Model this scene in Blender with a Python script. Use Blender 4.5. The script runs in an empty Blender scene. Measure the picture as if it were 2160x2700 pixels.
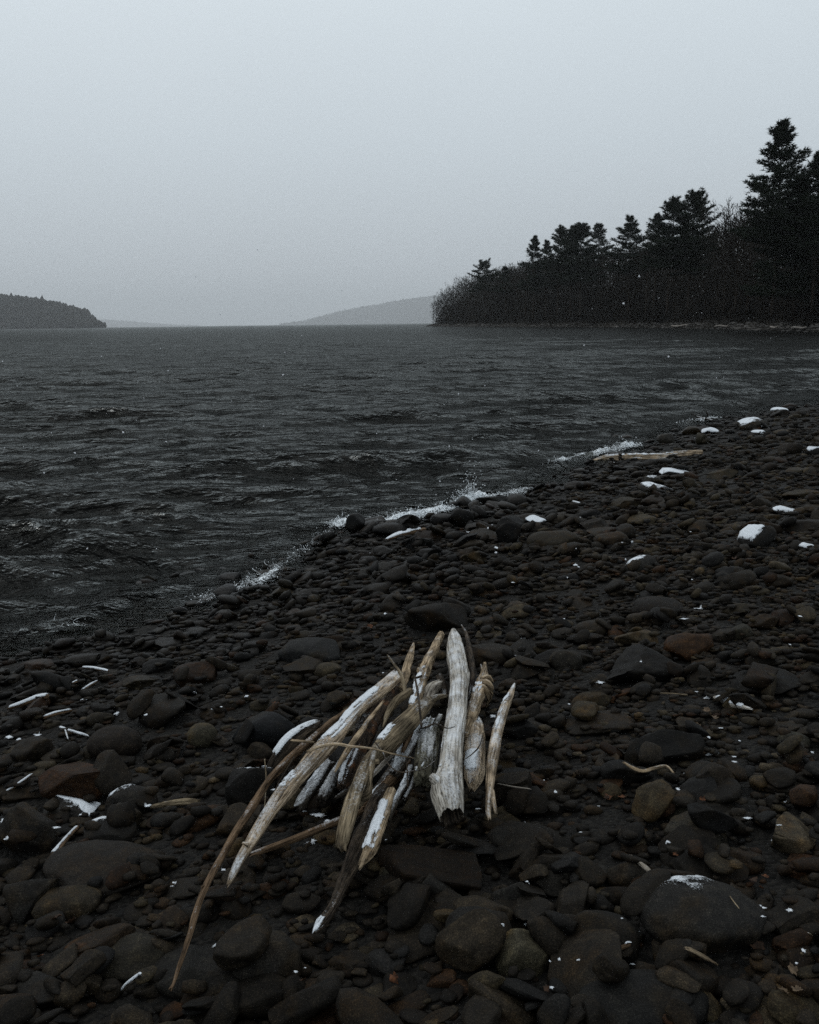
import bpy, bmesh, math, random
import numpy as np
from mathutils import Vector, Matrix

R = math.radians
random.seed(7)
np.random.seed(7)
SC = bpy.context.scene
COL = SC.collection

# ------------------------------------------------------------------ camera
CAM_H = 2.1                       # metres above the lake
FPX = 2338.0                      # focal length in photograph pixels (2160 x 2700)
PITCH = math.atan((1350 - 852.5) / FPX)
ROLL = R(0.73)
c_f = Vector((0, math.cos(PITCH), -math.sin(PITCH)))
u0 = Vector((0, math.sin(PITCH), math.cos(PITCH)))
r0 = Vector((1, 0, 0))
c_r = r0 * math.cos(ROLL) - u0 * math.sin(ROLL)
c_u = u0 * math.cos(ROLL) + r0 * math.sin(ROLL)
cam_d = bpy.data.cameras.new('camera')
cam = bpy.data.objects.new('camera', cam_d)
COL.objects.link(cam)
m = Matrix.Identity(4)
for i in range(3):
    m[i][0] = c_r[i]; m[i][1] = c_u[i]; m[i][2] = -c_f[i]
m[2][3] = CAM_H
cam.matrix_world = m
cam_d.sensor_fit = 'VERTICAL'
cam_d.sensor_height = 36.0
cam_d.lens = FPX / 2700.0 * 36.0
cam_d.clip_start = 0.05
cam_d.clip_end = 40000
SC.camera = cam

# ------------------------------------------------------------------ sky, sun, exposure
SUN_EL, SUN_AZ = R(55), R(-35)    # azimuth from +Y, negative = over the lake to the left
W = bpy.data.worlds.new('World'); SC.world = W; W.use_nodes = True
nt = W.node_tree; nt.nodes.clear()
out = nt.nodes.new('ShaderNodeOutputWorld'); bg = nt.nodes.new('ShaderNodeBackground')
tc = nt.nodes.new('ShaderNodeTexCoord'); sep = nt.nodes.new('ShaderNodeSeparateXYZ')
nt.links.new(tc.outputs['Generated'], sep.inputs[0])
ramp = nt.nodes.new('ShaderNodeValToRGB')          # overcast sky: zenith about three times the horizon
els = ramp.color_ramp.elements
els[0].position = 0.0; els[0].color = (0.43, 0.475, 0.512, 1)
els[1].position = 1.0; els[1].color = (0.78, 0.85, 0.90, 1)
for p_, c_ in ((0.056, (0.515, 0.57, 0.616, 1)), (0.18, (0.605, 0.68, 0.735, 1)), (0.32, (0.69, 0.77, 0.825, 1))):
    e = els.new(p_); e.color = c_
nt.links.new(sep.outputs['Z'], ramp.inputs['Fac'])
sky = nt.nodes.new('ShaderNodeTexSky'); sky.sky_type = 'NISHITA'; sky.sun_disc = False
sky.sun_elevation = SUN_EL; sky.sun_rotation = SUN_AZ; sky.dust_density = 6.0; sky.air_density = 1.0
hs = nt.nodes.new('ShaderNodeHueSaturation'); hs.inputs['Saturation'].default_value = 0.25
hs.inputs['Value'].default_value = 0.10
nt.links.new(sky.outputs[0], hs.inputs['Color'])
cl = nt.nodes.new('ShaderNodeTexNoise'); cl.inputs['Scale'].default_value = 1.6; cl.inputs['Detail'].default_value = 4
nt.links.new(tc.outputs['Generated'], cl.inputs['Vector'])
clr = nt.nodes.new('ShaderNodeMapRange'); clr.inputs['To Min'].default_value = 0.95; clr.inputs['To Max'].default_value = 1.05
nt.links.new(cl.outputs['Fac'], clr.inputs['Value'])
mx = nt.nodes.new('ShaderNodeMix'); mx.data_type = 'RGBA'; mx.inputs[0].default_value = 0.08
nt.links.new(ramp.outputs[0], mx.inputs[6]); nt.links.new(hs.outputs[0], mx.inputs[7])
sc_ = nt.nodes.new('ShaderNodeVectorMath'); sc_.operation = 'SCALE'
nt.links.new(mx.outputs[2], sc_.inputs[0]); nt.links.new(clr.outputs[0], sc_.inputs['Scale'])
nt.links.new(sc_.outputs[0], bg.inputs['Color']); bg.inputs['Strength'].default_value = 1.0
nt.links.new(bg.outputs[0], out.inputs['Surface'])

sd = bpy.data.lights.new('sun', 'SUN'); sd.energy = 0.5; sd.angle = R(40); sd.color = (1.0, 0.97, 0.93)
sun = bpy.data.objects.new('sun', sd); COL.objects.link(sun)
sdir = Vector((math.sin(SUN_AZ) * math.cos(SUN_EL), math.cos(SUN_AZ) * math.cos(SUN_EL), math.sin(SUN_EL)))
sun.rotation_euler = sdir.to_track_quat('Z', 'Y').to_euler()
sun.location = (0, 0, 60)

vs = SC.view_settings
vs.view_transform = 'Standard'; vs.look = 'None'; vs.exposure = 0.0; vs.gamma = 1.0; vs.use_curve_mapping = False
cy = SC.cycles
cy.max_bounces = 5; cy.diffuse_bounces = 2; cy.glossy_bounces = 3; cy.transparent_max_bounces = 8
cy.volume_bounces = 1; cy.use_denoising = False
cy.sample_clamp_indirect = 3.0

# ------------------------------------------------------------------ helpers
def h3(ix, iy, iz):
    n = (ix * 374761393 + iy * 668265263 + iz * 1274126177) & 0xffffffff
    n = ((n ^ (n >> 13)) * 1274126177) & 0xffffffff
    n = n ^ (n >> 16)
    return (n & 0xffff) / 32767.5 - 1.0

def vnoise(P):
    P = np.asarray(P, dtype=np.float64)
    i = np.floor(P).astype(np.int64); f = P - i
    f = f * f * (3 - 2 * f)
    r = 0
    for dx in (0, 1):
        wx = f[..., 0] if dx else 1 - f[..., 0]
        for dy in (0, 1):
            wy = f[..., 1] if dy else 1 - f[..., 1]
            for dz in (0, 1):
                wz = f[..., 2] if dz else 1 - f[..., 2]
                r = r + wx * wy * wz * h3(i[..., 0] + dx, i[..., 1] + dy, i[..., 2] + dz)
    return r

def fbm(P, o=3):
    P = np.asarray(P, dtype=np.float64)
    a, s, r = 1.0, 0.0, 0
    for k in range(o):
        r = r + a * vnoise(P * (2.03 ** k) + 17.3 * k); s += a; a *= 0.5
    return r / s

def mesh_np(name, V, T, attrs=None, smooth=True):
    """V (n,3), T (m,3) or (m,4)"""
    V = np.asarray(V, dtype=np.float32); T = np.asarray(T, dtype=np.int32)
    me = bpy.data.meshes.new(name)
    k = T.shape[1]
    me.vertices.add(len(V)); me.vertices.foreach_set('co', V.ravel())
    me.loops.add(T.size); me.loops.foreach_set('vertex_index', T.ravel())
    me.polygons.add(len(T))
    me.polygons.foreach_set('loop_start', np.arange(0, T.size, k, dtype=np.int32))
    me.polygons.foreach_set('loop_total', np.full(len(T), k, dtype=np.int32))
    me.polygons.foreach_set('use_smooth', np.full(len(T), smooth, dtype=bool))
    me.update(calc_edges=True)
    for nm, (typ, data) in (attrs or {}).items():
        a = me.attributes.new(nm, typ, 'POINT')
        key = {'FLOAT': 'value', 'FLOAT_VECTOR': 'vector', 'FLOAT_COLOR': 'color'}[typ]
        a.data.foreach_set(key, np.asarray(data, dtype=np.float32).ravel())
    me.validate()
    return me

def link(name, me, mat=None, parent=None):
    o = bpy.data.objects.new(name, me); COL.objects.link(o)
    if mat and me and not me.materials: me.materials.append(mat)
    if parent: o.parent = parent
    return o

def tag(o, label=None, cat=None, group=None, kind=None):
    if label: o['label'] = label
    if cat: o['category'] = cat
    if group: o['group'] = group
    if kind: o['kind'] = kind
    return o

def vnormals(V, T):
    N = np.zeros_like(V)
    T3 = T if T.shape[1] == 3 else np.vstack([T[:, :3], T[:, [0, 2, 3]]])
    fn = np.cross(V[T3[:, 1]] - V[T3[:, 0]], V[T3[:, 2]] - V[T3[:, 0]])
    for k in range(3): np.add.at(N, T3[:, k], fn)
    return N / (np.linalg.norm(N, axis=1, keepdims=True) + 1e-12)

# ------------------------------------------------------------------ shoreline, beach height
def ray(px, py):
    d = c_f + c_r * ((px - 1080) / FPX) + c_u * ((1350 - py) / FPX)
    return d.normalized()

def on_level(px, py, z=0.0):
    d = ray(px, py); t = (z - CAM_H) / d.z
    return Vector((d.x * t, d.y * t, z))

SHORE_PX = [(0, 1745), (300, 1690), (520, 1612), (720, 1510), (880, 1405), (1080, 1372), (1250, 1335), (1400, 1290), (1650, 1197), (1880, 1112), (2160, 1064)]
sp = [on_level(*p).xy for p in SHORE_PX]
sp = [Vector((-30, -32)), Vector((-8, -2.5))] + sp + [Vector((22, 36)), Vector((45, 50)), Vector((90, 62)), Vector((400, 60))]
SH = np.array([[p.x, p.y] for p in sp])

def sdist(x, y):
    """signed distance from the waterline, positive on land"""
    x = np.asarray(x, dtype=np.float64); y = np.asarray(y, dtype=np.float64)
    best = np.full(x.shape, 1e18); sg = np.zeros(x.shape)
    for k in range(len(SH) - 1):
        ax, ay = SH[k]; bx, by = SH[k + 1]
        ex, ey = bx - ax, by - ay; L2 = ex * ex + ey * ey
        t = np.clip(((x - ax) * ex + (y - ay) * ey) / L2, 0, 1)
        dx = x - (ax + t * ex); dy = y - (ay + t * ey)
        d2 = dx * dx + dy * dy
        s = ex * (y - ay) - ey * (x - ax)
        u = d2 < best
        best = np.where(u, d2, best); sg = np.where(u, -np.sign(s), sg)
    return np.sqrt(best) * sg

def ground(x, y):
    s = sdist(x, y)
    z = np.where(s > 0, np.where(s < 14, 0.095 * s, 1.33 + 0.03 * (s - 14)), -2.4 * np.tanh(0.11 * -s / 2.4))
    P = np.stack([np.asarray(x) * 0.9, np.asarray(y) * 0.9, np.zeros_like(np.asarray(x, dtype=np.float64))], -1)
    return z + 0.035 * fbm(P, 2) * np.clip((s + 6) / 6, 0, 1)

GRD = None
def gz(x, y):
    if GRD is not None:
        u = (x - GRD[1]) / GRD[3]; v = (y - GRD[2]) / GRD[3]
        i, j = int(u), int(v)
        if 0 <= u < GRD[4] and 0 <= v < GRD[5]:
            u -= i; v -= j; A = GRD[0]; r_, q_ = A[j], A[j + 1]
            return (r_[i] * (1 - u) + r_[i + 1] * u) * (1 - v) + (q_[i] * (1 - u) + q_[i + 1] * u) * v
    return float(ground(np.array([x]), np.array([y]))[0])
_gx = np.arange(-9, 19, 0.1); _gy = np.arange(0.0, 30, 0.1)
_A = ground(*np.meshgrid(_gx, _gy))
GRD = (_A.tolist(), -9.0, 0.0, 0.1, len(_gx) - 2, len(_gy) - 2)

def at(px, py, h=0.0):
    """point seen at a photo pixel, h metres above the beach"""
    d = ray(px, py); lo, hi = 0.8, 60.0
    for _ in range(26):
        t = (lo + hi) / 2
        p = d * t
        if CAM_H + p.z > gz(p.x, p.y) + h: lo = t
        else: hi = t
    p = d * lo
    return Vector((p.x, p.y, CAM_H + p.z))

# ------------------------------------------------------------------ materials
def new_mat(name):
    mt = bpy.data.materials.new(name); mt.use_nodes = True
    n = mt.node_tree; b = n.nodes['Principled BSDF']
    return mt, n, b

def N(n, typ, **kw):
    nd = n.nodes.new(typ)
    for k, v in kw.items():
        if k in nd.inputs: nd.inputs[k].default_value = v
        else: setattr(nd, k, v)
    return nd

def cramp(n, stops):
    r = n.nodes.new('ShaderNodeValToRGB'); els = r.color_ramp.elements
    els[0].position, els[0].color = stops[0][0], (*stops[0][1], 1)
    els[1].position, els[1].color = stops[-1][0], (*stops[-1][1], 1)
    for p, c in stops[1:-1]:
        e = els.new(p); e.color = (*c, 1)
    return r

def mixc(n, a, b, fac, mode='MIX'):
    mx = n.nodes.new('ShaderNodeMix'); mx.data_type = 'RGBA'; mx.blend_type = mode
    for i, v in ((6, a), (7, b)):
        if hasattr(v, 'node'): n.links.new(v, mx.inputs[i])
        else: mx.inputs[i].default_value = (*v, 1)
    if hasattr(fac, 'node'): n.links.new(fac, mx.inputs[0])
    else: mx.inputs[0].default_value = fac
    return mx.outputs[2]

def stone_mat(name, merged):
    mt, n, b = new_mat(name)
    L = n.links.new
    if merged:
        at_ = N(n, 'ShaderNodeAttribute', attribute_name='col'); colr = at_.outputs['Color']
        geo = N(n, 'ShaderNodeNewGeometry'); co = geo.outputs['Position']
    else:
        oi = N(n, 'ShaderNodeObjectInfo'); colr = oi.outputs['Color']
        geo = N(n, 'ShaderNodeNewGeometry')
        co = geo.outputs['Position']
    n1 = N(n, 'ShaderNodeTexNoise', Scale=26.0, Detail=7.0, Roughness=0.7); L(co, n1.inputs['Vector'])
    n2 = N(n, 'ShaderNodeTexNoise', Scale=260.0, Detail=3.0, Roughness=0.7); L(co, n2.inputs['Vector'])
    n3 = N(n, 'ShaderNodeTexNoise', Scale=7.0, Detail=4.0); L(co, n3.inputs['Vector'])
    r1 = cramp(n, [(0.30, (0.35, 0.34, 0.33)), (0.52, (0.95, 0.93, 0.9)), (0.72, (2.0, 1.9, 1.7))]); L(n1.outputs['Fac'], r1.inputs[0])
    r2 = cramp(n, [(0.36, (0.45, 0.45, 0.45)), (0.56, (1.0, 1.0, 1.0)), (0.70, (2.6, 2.6, 2.6))]); L(n2.outputs['Fac'], r2.inputs[0])
    c = mixc(n, colr, r1.outputs[0], 1.0, 'MULTIPLY')
    c = mixc(n, c, r2.outputs[0], 1.0, 'MULTIPLY')
    r3 = cramp(n, [(0.52, (0, 0, 0)), (0.70, (1, 1, 1))]); L(n3.outputs['Fac'], r3.inputs[0])
    tint = mixc(n, c, (1.35, 1.02, 0.62), 1.0, 'MULTIPLY')
    c = mixc(n, c, tint, r3.outputs[0])
    L(c, b.inputs['Base Color'])
    wet = at_.outputs['Alpha'] if merged else oi.outputs['Alpha']
    rr = N(n, 'ShaderNodeMapRange'); rr.inputs['To Min'].default_value = 0.42; rr.inputs['To Max'].default_value = 0.85
    L(n1.outputs['Fac'], rr.inputs['Value'])
    rw = N(n, 'ShaderNodeMix', data_type='FLOAT'); L(wet, rw.inputs[0]); L(rr.outputs[0], rw.inputs[2]); rw.inputs[3].default_value = 0.34
    L(rw.outputs[0], b.inputs['Roughness'])
    sw = N(n, 'ShaderNodeMapRange'); sw.inputs['To Min'].default_value = 0.09; sw.inputs['To Max'].default_value = 0.10; L(wet, sw.inputs['Value'])
    L(sw.outputs[0], b.inputs['Specular IOR Level'])
    bp = N(n, 'ShaderNodeBump', Strength=0.85, Distance=0.010)
    ad = N(n, 'ShaderNodeMath', operation='MULTIPLY_ADD'); ad.inputs[1].default_value = 0.25
    L(n2.outputs['Fac'], ad.inputs[0]); L(n1.outputs['Fac'], ad.inputs[2])
    L(ad.outputs[0], bp.inputs['Height']); L(bp.outputs[0], b.inputs['Normal'])
    return mt

M_STONE = stone_mat('stone', False)
M_STONES = stone_mat('stones_merged', True)

def dirt_mat():
    mt, n, b = new_mat('beach_grit'); L = n.links.new
    geo = N(n, 'ShaderNodeNewGeometry')
    n1 = N(n, 'ShaderNodeTexNoise', Scale=60.0, Detail=8.0, Roughness=0.75); L(geo.outputs['Position'], n1.inputs['Vector'])
    r = cramp(n, [(0.3, (0.004, 0.0038, 0.0033)), (0.55, (0.010, 0.009, 0.0075)), (0.75, (0.022, 0.019, 0.015))]); L(n1.outputs['Fac'], r.inputs[0])
    L(r.outputs[0], b.inputs['Base Color']); b.inputs['Roughness'].default_value = 0.8; b.inputs['Specular IOR Level'].default_value = 0.15
    vo = N(n, 'ShaderNodeTexVoronoi', Scale=55.0); L(geo.outputs['Position'], vo.inputs['Vector'])
    sx = N(n, 'ShaderNodeSeparateColor'); L(vo.outputs['Color'], sx.inputs[0])
    mr = N(n, 'ShaderNodeMapRange'); mr.inputs['To Min'].default_value = 0.35; mr.inputs['To Max'].default_value = 1.8; L(sx.outputs[0], mr.inputs['Value'])
    c2 = mixc(n, r.outputs[0], mr.outputs[0], 1.0, 'MULTIPLY'); L(c2, b.inputs['Base Color'])
    iv = N(n, 'ShaderNodeMath', operation='SUBTRACT'); iv.inputs[0].default_value = 1.0; L(vo.outputs['Distance'], iv.inputs[1])
    ad = N(n, 'ShaderNodeMath', operation='MULTIPLY_ADD'); ad.inputs[1].default_value = 0.5; L(n1.outputs['Fac'], ad.inputs[0]); L(iv.outputs[0], ad.inputs[2])
    bp = N(n, 'ShaderNodeBump', Strength=1.0, Distance=0.02); L(ad.outputs[0], bp.inputs['Height']); L(bp.outputs[0], b.inputs['Normal'])
    return mt
M_DIRT = dirt_mat()

def snow_mat():
    mt, n, b = new_mat('snow'); L = n.links.new
    geo = N(n, 'ShaderNodeNewGeometry')
    n1 = N(n, 'ShaderNodeTexNoise', Scale=150.0, Detail=5.0, Roughness=0.7); L(geo.outputs['Position'], n1.inputs['Vector'])
    r = cramp(n, [(0.3, (0.46, 0.49, 0.52)), (0.62, (0.76, 0.80, 0.84))]); L(n1.outputs['Fac'], r.inputs[0])
    L(r.outputs[0], b.inputs['Base Color']); b.inputs['Roughness'].default_value = 0.75; b.inputs['Specular IOR Level'].default_value = 0.2
    bp = N(n, 'ShaderNodeBump', Strength=0.7, Distance=0.008); L(n1.outputs['Fac'], bp.inputs['Height']); L(bp.outputs[0], b.inputs['Normal'])
    aw = N(n, 'ShaderNodeAttribute', attribute_name='w')
    n2 = N(n, 'ShaderNodeTexNoise', Scale=170.0, Detail=3.0, Roughness=0.6); L(geo.outputs['Position'], n2.inputs['Vector'])
    ad = N(n, 'ShaderNodeMath', operation='ADD'); L(aw.outputs['Fac'], ad.inputs[0]); L(n2.outputs['Fac'], ad.inputs[1])
    mr = N(n, 'ShaderNodeMapRange'); mr.inputs['From Min'].default_value = 0.66; mr.inputs['From Max'].default_value = 0.98; L(ad.outputs[0], mr.inputs['Value'])
    L(mr.outputs[0], b.inputs['Alpha'])
    return mt
def flake_mat():
    mt, n, b = new_mat('snowflake'); L = n.links.new
    d = N(n, 'ShaderNodeBsdfDiffuse'); d.inputs[0].default_value = (0.9, 0.92, 0.95, 1)
    t = N(n, 'ShaderNodeBsdfTranslucent'); t.inputs[0].default_value = (0.95, 0.96, 0.98, 1)
    m1 = n.nodes.new('ShaderNodeMixShader'); m1.inputs[0].default_value = 0.5; L(d.outputs[0], m1.inputs[1]); L(t.outputs[0], m1.inputs[2])
    L(m1.outputs[0], n.nodes['Material Output'].inputs['Surface']); n.nodes.remove(b)
    return mt
M_FLAKE = flake_mat()
M_SNOW = snow_mat()

def wood_mat(name, dark, mid, light, grain=70.0, along=4.0, bump=0.7, frost=0.0, blotch=0.4, rust=None):
    """weathered wood; 'gv' holds the cross-section position and the distance along the grain"""
    mt, n, b = new_mat(name); L = n.links.new
    a = N(n, 'ShaderNodeAttribute', attribute_name='gv')
    mp = N(n, 'ShaderNodeVectorMath', operation='MULTIPLY'); mp.inputs[1].default_value = (grain, grain, along)
    L(a.outputs['Vector'], mp.inputs[0])
    n1 = N(n, 'ShaderNodeTexNoise', Scale=1.0, Detail=6.0, Roughness=0.65, Distortion=0.6); L(mp.outputs[0], n1.inputs['Vector'])
    mp2 = N(n, 'ShaderNodeVectorMath', operation='MULTIPLY'); mp2.inputs[1].default_value = (grain * 3, grain * 3, along * 2.2)
    L(a.outputs['Vector'], mp2.inputs[0])
    n2 = N(n, 'ShaderNodeTexNoise', Scale=1.0, Detail=3.0, Roughness=0.6, Distortion=0.4); L(mp2.outputs[0], n2.inputs['Vector'])
    n3 = N(n, 'ShaderNodeTexNoise', Scale=9.0, Detail=5.0, Roughness=0.6); L(a.outputs['Vector'], n3.inputs['Vector'])
    r1 = cramp(n, [(0.28, dark), (0.42, mid), (0.62, light)]); L(n1.outputs['Fac'], r1.inputs[0])
    r2 = cramp(n, [(0.36, (0.16, 0.145, 0.125)), (0.47, (0.85, 0.85, 0.85)), (0.7, (1.25, 1.25, 1.25))]); L(n2.outputs['Fac'], r2.inputs[0])
    c = mixc(n, r1.outputs[0], r2.outputs[0], 1.0, 'MULTIPLY')
    r3 = cramp(n, [(0.38, tuple(1 - blotch for _ in range(3))), (0.62, (1.1, 1.1, 1.1))]); L(n3.outputs['Fac'], r3.inputs[0])
    c = mixc(n, c, r3.outputs[0], 1.0, 'MULTIPLY')
    if rust:
        n4 = N(n, 'ShaderNodeTexNoise', Scale=16.0, Detail=4.0); L(a.outputs['Vector'], n4.inputs['Vector'])
        r4 = cramp(n, [(0.54, (0, 0, 0)), (0.66, (1, 1, 1))]); L(n4.outputs['Fac'], r4.inputs[0])
        c = mixc(n, c, rust, r4.outputs[0])
    if frost > 0:                                  # crystals of blown snow caught on the upper side
        geo = N(n, 'ShaderNodeNewGeometry')
        sx = N(n, 'ShaderNodeSeparateXYZ'); L(geo.outputs['Normal'], sx.inputs[0])
        n5 = N(n, 'ShaderNodeTexNoise', Scale=120.0, Detail=5.0, Roughness=0.8); L(a.outputs['Vector'], n5.inputs['Vector'])
        n6 = N(n, 'ShaderNodeTexNoise', Scale=7.0, Detail=2.0); L(a.outputs['Vector'], n6.inputs['Vector'])
        s1 = N(n, 'ShaderNodeMath', operation='MULTIPLY_ADD'); s1.inputs[1].default_value = 0.42
        L(sx.outputs['Z'], s1.inputs[0]); L(n5.outputs['Fac'], s1.inputs[2])
        s2 = N(n, 'ShaderNodeMath', operation='MULTIPLY_ADD'); s2.inputs[1].default_value = 0.9
        L(n6.outputs['Fac'], s2.inputs[0]); L(s1.outputs[0], s2.inputs[2])
        rf = cramp(n, [(0.0, (0, 0, 0)), (1.0, (1, 1, 1))])
        mr = N(n, 'ShaderNodeMapRange'); mr.inputs['From Min'].default_value = 1.46 - frost * 0.36; mr.inputs['From Max'].default_value = 1.84 - frost * 0.36
        L(s2.outputs[0], mr.inputs['Value'])
        c = mixc(n, c, (0.72, 0.75, 0.78), mr.outputs[0])
    c = mixc(n, c, (0.98, 0.98, 0.98), 1.0, 'MULTIPLY')
    L(c, b.inputs['Base Color'])
    b.inputs['Roughness'].default_value = 0.85; b.inputs['Specular IOR Level'].default_value = 0.12
    ad = N(n, 'ShaderNodeMath', operation='MULTIPLY_ADD'); ad.inputs[1].default_value = 0.5
    L(n2.outputs['Fac'], ad.inputs[0]); L(n1.outputs['Fac'], ad.inputs[2])
    bp = N(n, 'ShaderNodeBump', Strength=bump, Distance=0.008); L(ad.outputs[0], bp.inputs['Height']); L(bp.outputs[0], b.inputs['Normal'])
    return mt

M_WOOD = {
    'silver': wood_mat('driftwood_silver', (0.07, 0.058, 0.046), (0.29, 0.262, 0.22), (0.56, 0.525, 0.465), 75, 4, 0.8, 0.62, 0.3),
    'silverclean': wood_mat('driftwood_silver_clean', (0.06, 0.052, 0.042), (0.23, 0.20, 0.165), (0.40, 0.365, 0.31), 75, 4, 0.8, 0.25, 0.35),
    'tan': wood_mat('driftwood_tan', (0.055, 0.038, 0.024), (0.29, 0.212, 0.13), (0.56, 0.435, 0.29), 85, 5, 1.0, 0.22, 0.58),
    'tansnow': wood_mat('driftwood_tan_frosted', (0.055, 0.038, 0.025), (0.30, 0.222, 0.145), (0.58, 0.46, 0.325), 85, 5, 1.0, 0.60, 0.55),
    'olive': wood_mat('driftwood_olive', (0.035, 0.027, 0.018), (0.15, 0.115, 0.072), (0.29, 0.23, 0.15), 85, 5, 1.0, 0.18, 0.58),
    'brown': wood_mat('stick_brown', (0.018, 0.011, 0.006), (0.09, 0.057, 0.032), (0.19, 0.125, 0.075), 90, 5, 0.6, 0.1, 0.4),
    'dark': wood_mat('stick_dark', (0.008, 0.006, 0.005), (0.03, 0.023, 0.017), (0.09, 0.068, 0.048), 70, 9, 1.0, 0.12, 0.5),
    'darksnow': wood_mat('stick_dark_frosted', (0.012, 0.010, 0.008), (0.04, 0.033, 0.026), (0.10, 0.085, 0.066), 70, 9, 1.0, 0.80, 0.5),
    'bark': wood_mat('bark_reddish', (0.008, 0.006, 0.005), (0.035, 0.025, 0.018), (0.08, 0.055, 0.037), 55, 12, 1.3, 0.18, 0.5, (0.10, 0.045, 0.02)),
    'moss': wood_mat('bark_grey_green', (0.022, 0.020, 0.014), (0.085, 0.078, 0.055), (0.17, 0.16, 0.115), 45, 14, 1.4, 0.5, 0.5),
}

# ------------------------------------------------------------------ the beach and lake bed: one sheet to the horizon
def spaced(fine0, fine1, step, lo, hi, grow=1.35):
    a = list(np.arange(fine0, fine1 + 1e-6, step))
    s, v, up = step, fine1, []
    while v < hi: s *= grow; v += s; up.append(min(v, hi))
    s, v, dn = step, fine0, []
    while v > lo: s *= grow; v -= s; dn.append(max(v, lo))
    return np.array(dn[::-1] + a + up)
gx = spaced(-7.5, 17, 0.12, -26000, 26000)
gy = spaced(-2, 28, 0.12, -300, 24500)
X, Y = np.meshgrid(gx, gy)
Z = ground(X, Y)
Z = Z + 0.012 * fbm(np.stack([X * 9, Y * 9, X * 0], -1), 2) * ((X > -8) & (X < 17.5) & (Y < 28.5))
nX, nY = len(gx), len(gy)
idx = np.arange(nX * nY).reshape(nY, nX)
T = np.stack([idx[:-1, :-1], idx[:-1, 1:], idx[1:, 1:], idx[1:, :-1]], -1).reshape(-1, 4)
beach = link('beach', mesh_np('beach', np.stack([X, Y, Z], -1).reshape(-1, 3), T), M_DIRT)
tag(beach, kind='structure')

# ------------------------------------------------------------------ lake water
def water_mat():
    mt, n, b = new_mat('lake_water'); L = n.links.new
    outn = n.nodes['Material Output']
    geo = N(n, 'ShaderNodeNewGeometry')
    mp = N(n, 'ShaderNodeVectorMath', operation='MULTIPLY'); mp.inputs[1].default_value = (0.7, 1.0, 1.0); L(geo.outputs['Position'], mp.inputs[0])
    n1 = N(n, 'ShaderNodeTexNoise', Scale=7.0, Detail=4.0, Roughness=0.62, Distortion=0.5); L(mp.outputs[0], n1.inputs['Vector'])
    n2 = N(n, 'ShaderNodeTexNoise', Scale=0.9, Detail=5.0, Roughness=0.6, Distortion=0.6); L(mp.outputs[0], n2.inputs['Vector'])
    b1 = N(n, 'ShaderNodeBump', Strength=1.0, Distance=0.08); L(n1.outputs['Fac'], b1.inputs['Height'])
    n3 = N(n, 'ShaderNodeTexNoise', Scale=0.22, Detail=5.0, Roughness=0.65, Distortion=0.4); L(mp.outputs[0], n3.inputs['Vector'])
    b3 = N(n, 'ShaderNodeBump', Strength=0.8, Distance=1.2); L(n3.outputs['Fac'], b3.inputs['Height']); L(b1.outputs[0], b3.inputs['Normal'])
    b2 = N(n, 'ShaderNodeBump', Strength=0.9, Distance=0.48); L(n2.outputs['Fac'], b2.inputs['Height']); L(b3.outputs[0], b2.inputs['Normal'])
    gl = N(n, 'ShaderNodeBsdfGlossy', Roughness=0.10); gl.inputs['Color'].default_value = (0.535, 0.555, 0.545, 1); L(b2.outputs[0], gl.inputs['Normal'])
    fr = N(n, 'ShaderNodeFresnel', IOR=1.15); L(b2.outputs[0], fr.inputs['Normal'])
    tr = N(n, 'ShaderNodeBsdfTransparent'); tr.inputs[0].default_value = (0.55, 0.55, 0.50, 1)
    df = N(n, 'ShaderNodeBsdfDiffuse'); df.inputs[0].default_value = (0.0045, 0.0043, 0.0038, 1); L(b2.outputs[0], df.inputs['Normal'])
    da = N(n, 'ShaderNodeAttribute', attribute_name='depth')
    dm = N(n, 'ShaderNodeMapRange'); dm.inputs['From Max'].default_value = 0.11; dm.inputs['To Min'].default_value = 0.20; L(da.outputs['Fac'], dm.inputs['Value'])
    m1 = n.nodes.new('ShaderNodeMixShader'); L(dm.outputs[0], m1.inputs[0]); L(tr.outputs[0], m1.inputs[1]); L(df.outputs[0], m1.inputs[2])
    m2 = n.nodes.new('ShaderNodeMixShader'); L(fr.outputs[0], m2.inputs[0]); L(m1.outputs[0], m2.inputs[1]); L(gl.outputs[0], m2.inputs[2])
    L(m2.outputs[0], outn.inputs['Surface'])
    n.nodes.remove(b)
    return mt
M_WATER = water_mat()

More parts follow.
